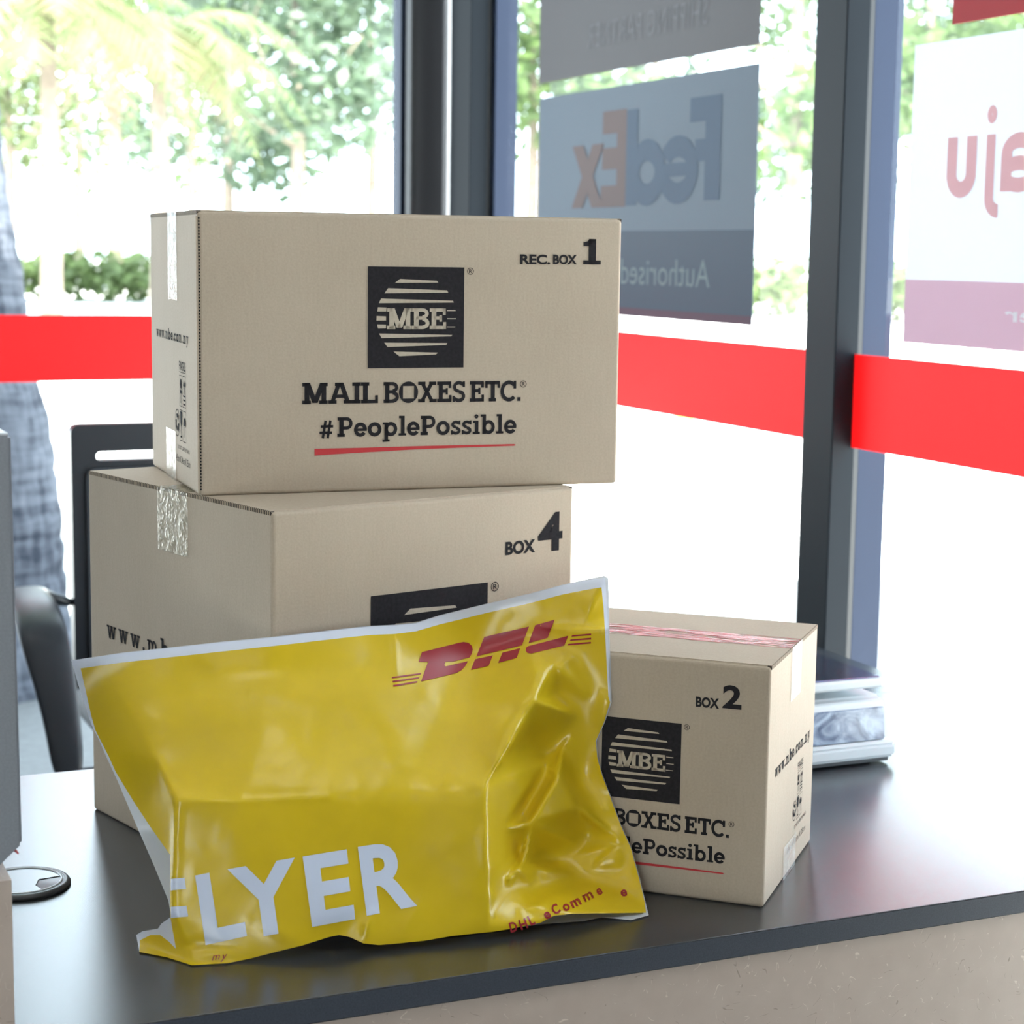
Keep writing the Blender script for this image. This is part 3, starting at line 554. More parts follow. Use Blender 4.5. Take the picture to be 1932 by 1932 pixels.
# wrinkles: x0 y0 x1 y1 amplitude(mm, + is towards the viewer) width(px)
for x0, y0, x1, y1, am, wd in ((640, 1764, 690, 1700, -3, 14), (560, 1770, 470, 1740, 2, 16), (686, 1778, 700, 1720, 3, 10), (455, 1790, 350, 1780, -4, 8), (740, 1180, 752, 1290, 1.6, 9), (700, 1190, 690, 1260, -1.2, 14), (770, 1190, 800, 1260, -1.0, 12),
        (430, 1260, 560, 1275, -1.2, 14), (470, 1300, 600, 1330, .8, 16), (850, 1470, 700, 1430, .9, 10), (840, 1455, 880, 1470, 1.0, 6), (870, 1360, 910, 1460, -.8, 12), (930, 1420, 1040, 1230, 1.6, 6), (945, 1425, 1052, 1250, -1.6, 6), (1000, 1330, 1065, 1260, 1.4, 5),
        (1060, 1240, 1120, 1150, 1.2, 7), (1080, 1260, 1140, 1230, -1.2, 8), (1105, 1180, 1140, 1330, 1.2, 8), (940, 1650, 970, 1660, 3, 7), (930, 1690, 960, 1685, 2.5, 7), (925, 1640, 940, 1630, 2, 5), (985, 1718, 1040, 1700, 3, 9), (1000, 1690, 1060, 1660, -2.5, 10),
        (1100, 1660, 1180, 1640, -2, 10), (1050, 1640, 1130, 1625, 1.5, 10), (1140, 1640, 1120, 1700, 1.2, 8), (1110, 1540, 1085, 1560, 2.5, 5), (1070, 1500, 1092, 1560, 2, 4), (1110, 1600, 1170, 1570, -1.5, 8), (600, 1690, 560, 1740, -1.0, 20), (760, 1640, 900, 1560, .9, 18), (880, 1700, 830, 1760, -1.4, 12), (760, 1760, 800, 1690, 1.6, 12),
        (200, 1300, 260, 1400, -1.2, 12), (260, 1360, 300, 1450, 1.2, 10)):
    d, t = segd(x0, y0, x1, y1); Zf = Zf-am*.001*np.exp(-(d/wd)**2)*np.sin(np.pi*np.clip(t, .12, .88))
rng = np.random.RandomState(3)
for sc_, am in ((26, .0011), (9, .0004)):
    nz = blur(rng.randn(GH, GW), sc_/2); nz /= nz.std(); Zf = Zf+nz*am*(.3+.9*wr)
# nothing of the bag may reach into the small carton behind its right side
_n2 = np.array([math.sin(a2), -math.cos(a2)]); _c2 = _n2 @ np.array([.94673, 1.52789])
_dr = (_fw[None, None]+((XX-966)/F_PX)[..., None]*_r-((YY-966)/F_PX)[..., None]*_u)
_yp = _c2/(_dr[..., 0]*_n2[0]+_dr[..., 1]*_n2[1])*_dr[..., 1]-.004
_zh = _o[2]+_dr[..., 2]*(_yp/_dr[..., 1]); _hit = (_zh < D+.262) & (XX > 1005)
Zcl = np.where(_hit, np.minimum(Zf, _yp), Zf); Zf = np.minimum(Zf, blur(Zcl, 6)); Zf = np.where(_hit, np.minimum(Zf, _yp), Zf)
def samp(Z, px, py):
    gx_ = np.clip((np.asarray(px)-GX0)/GS, 0, GW-1.001); gy_ = np.clip((np.asarray(py)-GY0)/GS, 0, GH-1.001); i = gx_.astype(int); j = gy_.astype(int); a = gx_-i; b = gy_-j
    return Z[j, i]*(1-a)*(1-b)+Z[j, i+1]*a*(1-b)+Z[j+1, i]*(1-a)*b+Z[j+1, i+1]*a*b
def lift(px, py, yy, zmin=.0012):
    px = np.asarray(px, float); py = np.asarray(py, float)
    d = _fw[None]+np.outer((px-966)/F_PX, _r)-np.outer((py-966)/F_PX, _u); t = yy/d[:, 1]
    t2 = (D+zmin-_o[2])/d[:, 2]; t = np.where(_o[2]+t*d[:, 2] < D+zmin, t2, t)
    return _o[None]+d*t[:, None]
def inpoly(x, y, pg):
    x = np.asarray(x); y = np.asarray(y); r = np.zeros(len(x), bool); n = len(pg)
    for i in range(n):
        (xa, ya), (xb, yb) = pg[i], pg[(i+1) % n]
        if ya == yb: continue
        c = ((ya > y) != (yb > y)) & (x < (xb-xa)*(y-ya)/(yb-ya)+xa); r ^= c
    return r
def dens(pg, step=7):
    o = []
    for i in range(len(pg)):
        a, b = pg[i], pg[(i+1) % len(pg)]; n = max(1, int(math.hypot(b[0]-a[0], b[1]-a[1])/step)); o += [(a[0]+(b[0]-a[0])*k/n, a[1]+(b[1]-a[1])*k/n) for k in range(n)]
    return o
def film(name, outline, inner, Z, mats, parent, step=6.0, off=0):
    ol = dens(outline); inn = dens(inner) if inner else []
    px, py = np.meshgrid(np.arange(100, 1260, step), np.arange(1060, 1840, step)); px[1::2] += step/2; px = px.ravel(); py = py.ravel()
    k = inpoly(px, py, outline); px, py = px[k], py[k]
    bd = np.array(ol+inn); dm = np.full(len(px), 1e9)
    for q in bd: dm = np.minimum(dm, np.hypot(px-q[0], py-q[1]))
    k = dm > step*.6; px, py = px[k], py[k]
    pts = [Vector(p) for p in ol]+[Vector(p) for p in inn]+[Vector((a, b)) for a, b in zip(px, py)]
    n = len(ol); m_ = len(inn); ed = [(i, (i+1) % n) for i in range(n)]+[(n+i, n+(i+1) % m_) for i in range(m_)]
    vo, eo, fo, *_ = delaunay_2d_cdt(pts, ed, [], 1, 1e-5)
    P = np.array([(v.x, v.y) for v in vo]); V = lift(P[:, 0], P[:, 1], samp(Z, P[:, 0], P[:, 1])+off)
    cen = np.array([P[list(f)].mean(0) for f in fo]); keep = inpoly(cen[:, 0], cen[:, 1], outline)
    mi = np.where(inpoly(cen[:, 0], cen[:, 1], inner), 0, 1) if inner else np.zeros(len(fo), int)
    F2 = [tuple(f) for f, kk in zip(fo, keep) if kk]; mi = mi[keep]
    # face the camera
    v = V[list(F2[0])]; nrm = np.cross(v[1]-v[0], v[2]-v[0])
    if nrm @ (_o-v[0]) < 0: F2 = [f[::-1] for f in F2]
    return obj(name, V, F2, mats, parent, True, mi)
bag = empty('mailing_bag', (.6, 1.62, D)); tag(bag, 'yellow plastic mailing bag with DHL logo leaning on the boxes', 'mailing bag')
bag_inv = Matrix.Translation((-.6, -1.62, -D))
YEL = YTOP+YRIGHT+[p for p in RIGHT if p[1] > 1330]+BOT+[(264, 1774), (284, 1764), (302, 1764), (318, 1776), (332, 1790), (327, 1762), (323, 1740)]+[p for p in LEFT if 1430 < p[1] < 1735]+YLEFT
fr = film('front_film', OUT, YEL, Zf, [M['yellow'], M['bagwhite']], bag, 5.0)
# back film: welded to the front along the top and sides, bulging back round the parcel
BACK = [(135, 1246)]+[(x, y-1.5) for x, y in TOP[1:-1]]+[(1140, 1086), (1148, 1091)]+[(x+3, y) for x, y in RIGHT if y < 1330]+[(x+1.5, y) for x, y in RIGHT if 1330 < y < 1715]+[(1224, 1727), (1190, 1736), (1160, 1733), (1135, 1731), (1100, 1738), (1030, 1743), (960, 1752), (800, 1770), (640, 1760), (500, 1790), (400, 1806), (345, 1785), (322, 1725), (318, 1700), (290, 1632), (262, 1568), (238, 1512), (222, 1474), (196, 1418), (160, 1332)]
CB = [(135, 1246, 1.724), (330, 1222, 1.705), (514, 1203, 1.699), (700, 1182, 1.721), (830, 1162, 1.726), (920, 1140, 1.719), (1060, 1104, 1.694), (1142, 1090, 1.668), (1151, 1325, 1.633), (1124, 1400, 1.644), (1150, 1500, 1.634), (1190, 1600, 1.609), (1219, 1722, 1.552),
      (160, 1330, 1.726), (197, 1416, 1.724), (262, 1568, 1.722), (318, 1700, 1.66), (345, 1785, 1.63), (300, 1400, 1.71), (400, 1560, 1.70), (514, 1400, 1.695), (514, 1600, 1.69), (700, 1400, 1.725), (700, 1600, 1.70), (900, 1400, 1.69), (900, 1600, 1.65), (1050, 1300, 1.67), (1050, 1550, 1.645), (640, 1740, 1.60), (900, 1740, 1.57), (1100, 1700, 1.59)]+CT[-10:]
Zb = np.maximum(blur(raster_depth(CB, []), 3), Zf+.0015); Zb = np.maximum(np.where(_hit, np.minimum(Zb, _yp+.003), Zb), Zf+.001)
bk = film('back_film', BACK, None, Zb, [M['bagclear']], bag, 9.0)
def subdivide(shape, mx=7):
    v, f = shape; bm = bmesh.new(); vs = [bm.verts.new((a, b, 0)) for a, b in v]
    for g in f:
        try: bm.faces.new([vs[i] for i in g])
        except ValueError: pass
    bmesh.ops.triangulate(bm, faces=bm.faces[:])
    for _ in range(7):
        es = [e for e in bm.edges if e.calc_length() > mx]
        if not es: break
        bmesh.ops.subdivide_edges(bm, edges=es, cuts=1); bmesh.ops.triangulate(bm, faces=[q for q in bm.faces if len(q.verts) > 3])
    bm.verts.index_update(); V = [(q.co.x, q.co.y) for q in bm.verts]; Fc = [tuple(q.index for q in g.verts) for g in bm.faces]; bm.free(); return V, Fc
def bagprint(name, shapes, m):
    V, Fc = joinp([subdivide(s) for s in shapes]); a = np.array(V); X = lift(a[:, 0], a[:, 1], samp(Zf, a[:, 0], a[:, 1]))
    dv = _o[None]-X; X = X+dv/np.linalg.norm(dv, axis=1)[:, None]*.0007
    out = []
    for f in Fc:
        v = X[list(f)]; nrm = np.cross(v[1]-v[0], v[2]-v[0]); out.append(f if nrm @ (_o-v[0]) > 0 else f[::-1])
    return obj(name, X, out, m, bag, True)
def quad(shape, TL, TR, BL, BR):
    v, f = fit(shape, 0, 0, 1, 1); TL, TR, BL, BR = map(np.array, (TL, TR, BL, BR))
    return [tuple(BL*(1-p)*(1-q)+BR*p*(1-q)+TL*(1-p)*q+TR*p*q) for p, q in v], f
fo_ = .032
bagprint('lettering', [poly([(322, 1658), (348, 1656), (351, 1677), (322, 1680)]), poly([(322, 1711), (352, 1709), (355, 1729), (322, 1732)]),
    quad(sans('L', fo_), (368, 1652), (446, 1636), (388, 1783), (466, 1766)), quad(sans('Y', fo_), (429, 1640), (556, 1618), (448, 1776), (575, 1752)),
    quad(sans('E', fo_), (571, 1616), (656, 1602), (589, 1749), (670, 1734)), quad(sans('R', fo_), (675, 1598), (770, 1583), (692, 1728), (787, 1709))], M['bagletter'])
zp = lambda pts: poly([(700+x/4.293, 1150+y/4.293) for x, y in pts])
bagprint('courier_logo', [zp(p) for p in (
    [(385, 423), (413, 345), (700, 272), (750, 262), (790, 270), (818, 295), (824, 325), (815, 360), (797, 388), (665, 421), (690, 350)],
    [(405, 582), (468, 410), (605, 385), (614, 395), (594, 450), (605, 460), (785, 418), (765, 455), (735, 490), (690, 515)],
    [(853, 379), (917, 222), (1060, 187), (1030, 276), (1098, 262), (1133, 172), (1280, 137), (1222, 290)],
    [(808, 489), (843, 402), (987, 370), (953, 455)], [(1030, 432), (1064, 349), (1208, 313), (1180, 392)], [(1275, 272), (1330, 127), (1488, 82), (1430, 230)],
    [(1270, 297), (1597, 213), (1565, 292), (1300, 356), (1268, 352), (1253, 335), (1255, 312)],
    [(168, 546), (405, 513), (402, 524), (170, 557)], [(174, 578), (393, 546), (388, 557), (176, 590)], [(178, 612), (376, 579), (372, 592), (181, 625)],
    [(1630, 208), (1783, 195), (1783, 208), (1622, 220)], [(1615, 243), (1783, 228), (1783, 243), (1610, 254)], [(1598, 278), (1781, 262), (1781, 275), (1590, 290)])], M['dhlred'])
sm = []
for ch, x, y, wd, h, an in (('D', 964, 1760, 14, 18, 14), ('H', 984, 1755, 14, 18, 20), ('L', 1002, 1747, 10, 18, 25), ('e', 1031, 1736, 12, 13, 30), ('C', 1047, 1727, 14, 18, 30), ('o', 1066, 1721, 13, 13, 28), ('m', 1081, 1714, 19, 13, 27), ('m', 1104, 1702, 19, 13, 27), ('e', 1129, 1690, 10, 12, 25), ('e', 1172, 1692, 12, 12, 8)):
    c, s = math.cos(math.radians(an)), -math.sin(math.radians(an)); ux = np.array([c, s]); uy = np.array([s, -c])*1.0; o_ = np.array([x, y])
    uy = np.array([math.sin(math.radians(-an))*1, -math.cos(math.radians(an))]); v, f = fit(sans(ch, .03), 0, 0, wd, h*1.08); sm.append(([tuple(o_+ux*p+uy*q) for p, q in v], f))
for ch, x, y, wd, h in (('m', 400, 1812, 15, 9), ('y', 416, 1815, 13, 13)): sm.append(quad(sans(ch, 0, .3), (x, y-h), (x+wd, y-h-2), (x, y), (x+wd, y-2)))
bagprint('lettering', sm, M['dhlred'])
for o in bag.children: o.matrix_parent_inverse = bag_inv

# ------------------------------------------------------------------ weighing scale
sx0, sx1, sy0, sy1 = 1.085, 1.383, 1.93, 2.25
s = empty('weighing_scale', (sx0, sy0, D)); tag(s, 'silver electronic weighing scale with dark platform behind the small box', 'weighing scale'); W_, L_ = sx1-sx0, sy1-sy0
def prism(name, prof, m, parent, x0, x1, bev=.003):   # prof: (y,z) outline extruded along x
    n = len(prof); V = [(x0, y, z) for y, z in prof]+[(x1, y, z) for y, z in prof]
    bm = bmesh.new(); vs = [bm.verts.new(v) for v in V]
    bm.faces.new(vs[:n][::-1]); bm.faces.new(vs[n:])
    for i in range(n): bm.faces.new((vs[i], vs[(i+1) % n], vs[n+(i+1) % n], vs[n+i]))
    bmesh.ops.recalc_face_normals(bm, faces=bm.faces[:])
    if bev: bmesh.ops.bevel(bm, geom=bm.edges[:], offset=bev, segments=3, affect='EDGES')
    return bmo(name, bm, m, parent)
prism('base', [(0, .008), (0, .026), (.004, .029), (L_, .029), (L_, .008)], M['silver'], s, 0, W_, .004)
boxo('underside', .01, .006, .003, W_-.008, L_-.01, .010, M['capgrey'], s)
for fx in (.02, W_-.04):
    for fy in (.03, L_-.05): boxo('foot', fx, fy, 0, fx+.022, fy+.022, .0035, M['blackpl'], s)
bd = prism('body', [(.008, .027), (.014, .074), (.024, .083), (L_-.01, .083), (L_-.01, .027)], M['silver'], s, .004, W_-.008, .005)
prism('control_panel', [(.0078, .030), (.0125, .071), (.015, .071), (.0105, .030)], M['panel'], s, .012, W_-.012, .0012)
bm = bmesh.new(); lathe(bm, [(.035, .082), (.03, .088), (.02, .094)], (W_/2+.07, .14, 0), 24); bmo('load_post', bm, M['silver'], s, True)
boxo('platform', -.005, .010, .096, W_-.016, L_-.02, .1085, M['silver'], s, bev=.003)
boxo('platform_plate', -.001, .014, .1083, W_-.020, L_-.024, .1105, M['steel'], s, bev=.0008)

# ------------------------------------------------------------------ grey housing on a fibreboard stand at the left edge
rz = empty('fibreboard_riser', (0, 0, D)); tag(rz, 'beige fibre-flecked riser block at the left edge of the desk', 'riser')
e0 = at_y(22, 1750, 1.50); rzx = e0[0]
boxo('upright', rzx-.02, 1.495, 0, rzx, 1.66, .128, M['chip'], rz); boxo('upright', rzx-.26, 1.495, 0, rzx-.24, 1.66, .128, M['chip'], rz); boxo('front_board', rzx-.24, 1.495, 0, rzx-.02, 1.513, .128, M['chip'], rz)
yc = 1.50; a = at_y(20.5, 821, yc); b = at_y(42, 1593, yc); c = at_y(0, 1608, yc)
gc = empty('grey_housing', (0, 0, 0)); tag(gc, 'tall grey flat-sided housing cropped at the left edge above the desk', 'equipment')
zb = c[2]-.0; x1t, x1b = a[0], b[0]; xl = x1t-.28
sl = (b[2]-c[2])/(b[0]-c[0])
prof = [(xl, D+.1285), (c[0]-.012, D+.1285), (b[0], b[2]), (a[0], a[2]), (xl, a[2]+.001)]
V = [(x, yc, z) for x, z in prof]+[(x, yc+.16, z) for x, z in prof]; n = len(prof)
bm = bmesh.new(); vs = [bm.verts.new(v) for v in V]; bm.faces.new(vs[:n]); bm.faces.new(vs[n:][::-1])
for i in range(n): bm.faces.new((vs[i], vs[n+i], vs[n+(i+1) % n], vs[(i+1) % n]))
bmesh.ops.recalc_face_normals(bm, faces=bm.faces[:]); bmesh.ops.bevel(bm, geom=bm.edges[:], offset=.002, segments=2, affect='EDGES'); bmo('body', bm, M['greycab'], gc)
boxo('top_plate', xl+.002, yc+.002, a[2], a[0]-.002, yc+.158, a[2]+.0015, M['greytop'], gc)
p1 = at_y(20, 1596, yc+.01); p2 = at_y(35, 1611, yc+.005)
bm = bmesh.new(); tube(bm, [p1, p2], [.0022, .0006], 8); bmo('red_tab', bm, M['red'], gc)

# ------------------------------------------------------------------ office chair
CXL, CY = .736, 3.93
ch = empty('office_chair', (CXL+.23, CY-.28, 0)); tag(ch, 'black office chair with slotted backrest behind the desk', 'chair')
cx, cy = 0, 0
def rr(x0, z0, x1, z1, r, n=6):
    o = []
    for (cx_, cz_, a) in ((x1-r, z1-r, 0), (x0+r, z1-r, 90), (x0+r, z0+r, 180), (x1-r, z0+r, 270)):
        for k in range(n+1): t = math.radians(a+90*k/n); o.append((cx_+r*math.cos(t), cz_+r*math.sin(t)))
    return o
def slabxz(name, outer, holes, y0, y1, m, parent, lean=0, zref=0):
    pts = list(outer); ed = [(i, (i+1) % len(outer)) for i in range(len(outer))]
    for h_ in holes:
        b = len(pts); pts += h_; ed += [(b+i, b+(i+1) % len(h_)) for i in range(len(h_))]
    vo, eo, fo, *_ = delaunay_2d_cdt([Vector(p) for p in pts], ed, [], 1, 1e-6)
    P = [(v.x, v.y) for v in vo]; fo = [f for f in fo if not any(inpoly([sum(P[i][0] for i in f)/3], [sum(P[i][1] for i in f)/3], h_)[0] for h_ in holes)]
    n = len(P); V = [(x, y0+lean*(z-zref), z) for x, z in P]+[(x, y1+lean*(z-zref), z) for x, z in P]; Fc = [tuple(f) for f in fo]+[tuple(i+n for i in reversed(f)) for f in fo]
    cnt = {}
    for f in fo:
        for i in range(3):
            e = (f[i], f[(i+1) % 3]); cnt[e] = 1
    for (i, j) in cnt:
        if (j, i) not in cnt: Fc.append((j, i, i+n, j+n))
    return obj(name, V, Fc, m, parent)
zt = .62893+D-.254*1.43
slabxz('backrest', rr(-.23, .44, .23, zt, .018), [rr(-.23+.053, zt-.075, .177, zt-.058, .008, 4)], .27, .305, M['blackpl'], ch, .02, zt)
slabxz('back_fabric', rr(-.20, .47, .20, zt-.09, .02), [], .262, .269, M['mesh'], ch, .02, zt)
bm = bmesh.new(); bbox(bm, -.24, -.24, .41, .24, .24, .485, .03, 4); bmo('seat', bm, M['mesh'], ch, True)
bm = bmesh.new(); tube(bm, [(0, .22, .43), (0, .31, .42), (0, .33, .52), (0, .315, .62)], .022, 10); bmo('back_support', bm, M['blackpl'], ch, True)
def arm(sgn):
    # broad curved arm loop, swept ribbon with thickness
    path = [(.335, -.22, .40), (.338, -.20, .48), (.347, -.175, .57), (.358, -.155, .63), (.362, -.125, .672), (.362, -.06, .695), (.360, .03, .702), (.355, .12, .700), (.335, .20, .690), (.29, .26, .66), (.225, .285, .64)]
    wds = [.058, .064, .078, .088, .092, .094, .092, .085, .07, .055, .045]
    bm = bmesh.new(); rings = []
    for i, (x, y, z) in enumerate(path):
        p = Vector(path[min(i+1, len(path)-1)])-Vector(path[max(i-1, 0)]); tn = Vector((0, p.y, p.z)).normalized(); nr = Vector((0, -tn.z, tn.y)); th = .011
        wv = wds[i]/2; c0 = Vector((sgn*x, y, z)); rg = []
        for (a_, b_) in ((-1, .3), (-.75, 1), (.75, 1), (1, .3), (1, -.3), (.75, -1), (-.75, -1), (-1, -.3)): rg.append(bm.verts.new(c0+Vector((a_*wv, 0, 0))+nr*b_*th))
        rings.append(rg)
    for i in range(len(rings)-1):
        for k in range(8): bm.faces.new((rings[i][k], rings[i][(k+1) % 8], rings[i+1][(k+1) % 8], rings[i+1][k]))
    bm.faces.new(rings[0][::-1]); bm.faces.new(rings[-1]); bmesh.ops.recalc_face_normals(bm, faces=bm.faces[:]); o = bmo('armrest', bm, M['blackpl'], ch, True); md = o.modifiers.new('s', 'SUBSURF'); md.levels = 1; md.render_levels = 2
arm(-1); arm(1)
for sg in (-1, 1): boxo('arm_bracket', min(sg*.20, sg*.345), -.23, .395, max(sg*.20, sg*.345), -.17, .415, M['blackpl'], ch, bev=.004)
bm = bmesh.new(); tube(bm, [(0, 0, .09), (0, 0, .26), (0, 0, .261), (0, 0, .41)], [.032, .032, .018, .018], 14); bmo('gas_column', bm, M['blackpl'], ch, True)
for k in range(5):
    a = math.radians(72*k+18); bm = bmesh.new(); tube(bm, [(0, 0, .11), (.15*math.cos(a), .15*math.sin(a), .095), (.29*math.cos(a), .29*math.sin(a), .075)], [.026, .022, .015], 8); lg = bmo('leg', bm, M['blackpl'], ch, True)
    bm = bmesh.new(); c_, s_ = math.cos(a)*.29, math.sin(a)*.29; tube(bm, [(c_-.02*math.sin(a), s_+.02*math.cos(a), .028), (c_+.02*math.sin(a), s_-.02*math.cos(a), .028)], .028, 14); bmo('caster', bm, M['blackpl'], lg, True)

# ------------------------------------------------------------------ films and posters on the glass
zc = lambda z: D+z
def film_band(label, pts, grp='red safety film on the windows'):
    (x0, y0), (x1, y1) = pts; o = obj('window_film_band', [(x0, y0, zc(.323)), (x1, y1, zc(.323)), (x1, y1, zc(.474)), (x0, y0, zc(.474))], [(0, 1, 2, 3)], M['band']); o.modifiers.new('t', 'SOLIDIFY').thickness = .0006
    tag(o, label, 'window film', grp)
film_band('red film band across the left window beside the palm trunk', ((-.238, WY-.004), (1.63, WY-.004)))
film_band('red film band on the middle window between the boxes and the mullion', ((WX-.004, 2.665), (WX-.004, 4.135)))
film_band('red film band on the right window, starting at the mullion', ((WX-.010, 1.15), (WX-.010, 2.597)))
PX = WX-.007
def poster(name, label, y0, y1, z0, z1, m):
    o = boxo(name, PX, y0, zc(z0), PX+.0012, y1, zc(z1), m); tag(o, label, 'poster', 'posters on the side windows'); return o
def pprint(name, par, shape, m, off=.0006):   # shape given in (y, z); faces the shop (-x)
    v, f = union(shape); return obj(name, [(PX-off, p, zc(q)) for p, q in v], f, m, par)
# pale blue-grey courier poster
pf = posterm('blue_grey_poster_print', (.085, .11, .142), .01); pb = posterm('slate_blue_poster_print', (.024, .04, .066), .01); po = posterm('orange_brown_poster_print', (.085, .05, .046), 0); pp = posterm('steel_blue_poster_print', (.026, .05, .09), 0); pl = posterm('pale_poster_lettering', (.10, .135, .145), 0); pm = posterm('maroon_poster_strip', (.06, .02, .04), .01)
P1 = poster('courier_poster', 'grey-blue courier poster with mirrored FedEx lettering above the red film', 2.915, 3.834, .506, .960, pf)
pprint('lower_field', P1, R(2.915, .522, 3.834, .674), pb, .0004); pprint('bottom_strip', P1, R(2.915, .506, 3.834, .5225), pm, .0005)
def letter(c, y0, y1, z0, z1, off=.03, sh=0): return fit(sans(c, off), y0, z0, y1, z1)
Fs = joinp([R(3.040, .728, 3.098, .916), R(3.040, .872, 3.157, .916), R(3.04, .80, 3.135, .840)])
pprint('lettering', P1, Fs, pp); pprint('lettering', P1, joinp([A(3.20, .787, .078, .064, -330, 0, .04), R(3.135, .775, 3.27, .800)]), pp, .0007); pprint('lettering', P1, joinp([A(3.325, .786, .075, .064, 0, 360, .042), R(3.366, .724, 3.414, .910)]), pp, .0008)
pprint('lettering', P1, joinp([R(3.414, .722, 3.455, .913), R(3.414, .868, 3.520, .913), R(3.414, .797, 3.520, .84), R(3.414, .722, 3.524, .765)]), po, .0009)
pprint('lettering', P1, joinp([Dg(3.54, .722, 3.635, .850, .052), Dg(3.635, .722, 3.54, .850, .052)]), po, .0010)
pprint('lettering', P1, fit(sans('Authorised ShipCentre'), 3.068, .553, 3.815, .620), pl)
# grey-brown poster above
pg = posterm('grey_brown_poster_print', (.068, .061, .064), .01); pgl = posterm('faint_grey_lettering', (.09, .086, .092), 0)
P2 = poster('courier_poster', 'grey-brown poster with faint mirrored SHIPPING PARTNER, above the FedEx one', 2.918, 3.838, .992, 1.62, pg)
pprint('lettering', P2, fit(sans('SHIPPING PARTNER', 0), 3.10, 1.045, 3.60, 1.093), pgl)
# white poster on the right window
pw = posterm('white_poster_print', (.74, .78, .82), .20, (.74, .80, .86)); pk = posterm('pink_poster_print', (.72, .46, .55), .30, (.70, .46, .56)); pkl = posterm('rose_poster_lettering', (.74, .42, .44), .3, (.72, .42, .44)); pwl = posterm('white_poster_lettering', (.85, .85, .88), .4)
P3 = poster('courier_poster', 'white poster with pink mirrored lettering on the right window', 1.62, 2.460, .499, .948, pw)
pprint('lower_field', P3, R(1.62, .499, 2.460, .596), pk, .0004)
st = .024
U = joinp([R(2.343, .745, 2.343+st, .806), R(2.297, .745, 2.297+st, .806), A(2.332, .752, .035, .035, 180, 360, st)])
J = joinp([R(2.255, .715, 2.255+.02, .806), A(2.243, .715, .032, .028, 270, 360, .02), A(2.265, .834, .011, .013, 0, 360, .0105)])
Aa = joinp([A(2.205, .765, .036, .041, 0, 360, .02), R(2.232, .722, 2.252-.01, .78), A(2.20, .775, .042, .033, 0, 180, .02)])
Aa = joinp([R(2.216, .724, 2.240, .778), A(2.200, .776, .040, .030, 0, 180, .022), A(2.200, .748, .040, .026, 0, 360, .021), R(2.16, .724, 2.18, .776)])
Mm = joinp([R(2.10, .724, 2.124, .806), A(2.088, .776, .036, .030, 0, 180, .022), R(2.052, .724, 2.074, .78), A(2.04, .776, .036, .03, 0, 180, .022), R(2.004, .724, 2.026, .78)])
pprint('lettering', P3, joinp([U, J, Aa, Mm]), pkl, .0007)
pprint('lettering', P3, fit(sans('Partner', .015), 1.98, .540, 2.216, .562), pwl, .0007)
P4 = poster('courier_poster', 'dark red poster at the top right corner, above the white poster', 1.62, 2.370, .970, 1.45, posterm('deep_red_poster_print', (.30, .02, .025), .15, (.55, .02, .03)))

# ------------------------------------------------------------------ outdoors
def ground_z(x, y):
    d = max(0, math.hypot(max(0, x-2), max(0, y-5))-3); return -.12+min(d, 40)*.0235
V = []; Fc = []; gxs = [-30, -15, -6, -2, 0, 2, 3.5, 5, 7, 9, 12, 15, 18, 22, 27, 33, 40, 55, 80]; gys = [-30, -10, 0, 2, 4, 5.5, 7, 9, 12, 15, 18, 22, 27, 33, 40, 55, 80]
for y in gys:
    for x in gxs: V.append((x, y, ground_z(x, y)))
nx = len(gxs)
for j in range(len(gys)-1):
    for i in range(nx-1): b = j*nx+i; Fc.append((b, b+1, b+nx+1, b+nx))
struct(obj('ground', V, Fc, M['ground'], None, True))
struct(boxo('shaded_ground_strip', -6, WY+.1, -.14, 8.0, 7.4, -.10, mat('shaded_ground_grey', (.11, .115, .12), .7, var=.3, vscale=30)))  # darker strip: building's shade on the near ground put into the colour
def spot(px, dist):
    d = ray(px, 500); d = d/np.hypot(d[0], d[1]); x, y = d[0]*dist, d[1]*dist; return x, y, ground_z(x, y)
# palm trunk by the left window
zz = lambda z: z+D
tp = [(.80, 6.6, -.13, .46), (.815, 6.6, .14, .405), (.82, 6.6, .42, .385), (.80, 6.6, .78, .365), (.78, 6.6, .93, .33), (.78, 6.6, 1.21, .315), (.76, 6.6, 1.49, .29), (.75, 6.6, 1.80, .27), (.74, 6.6, 2.6, .25), (.73, 6.6, 4.4, .23)]
pt = empty('palm_tree', (.8, 6.6, -.12)); tag(pt, 'thick grey ringed palm trunk close outside the left window', 'palm tree')
bm = bmesh.new(); prof = []
for i in range(len(tp)-1):
    for k in range(10):
        t = k/10; x, y, z, r = [tp[i][j]*(1-t)+tp[i+1][j]*t for j in range(4)]; prof.append((x-.8, y-6.6, z+.12, r*(1+.012*math.sin(z*60)+random.uniform(-.008, .008))))
tube(bm, [p[:3] for p in prof], [p[3] for p in prof], 28); bmo('trunk', bm, M['bark'], pt, True)
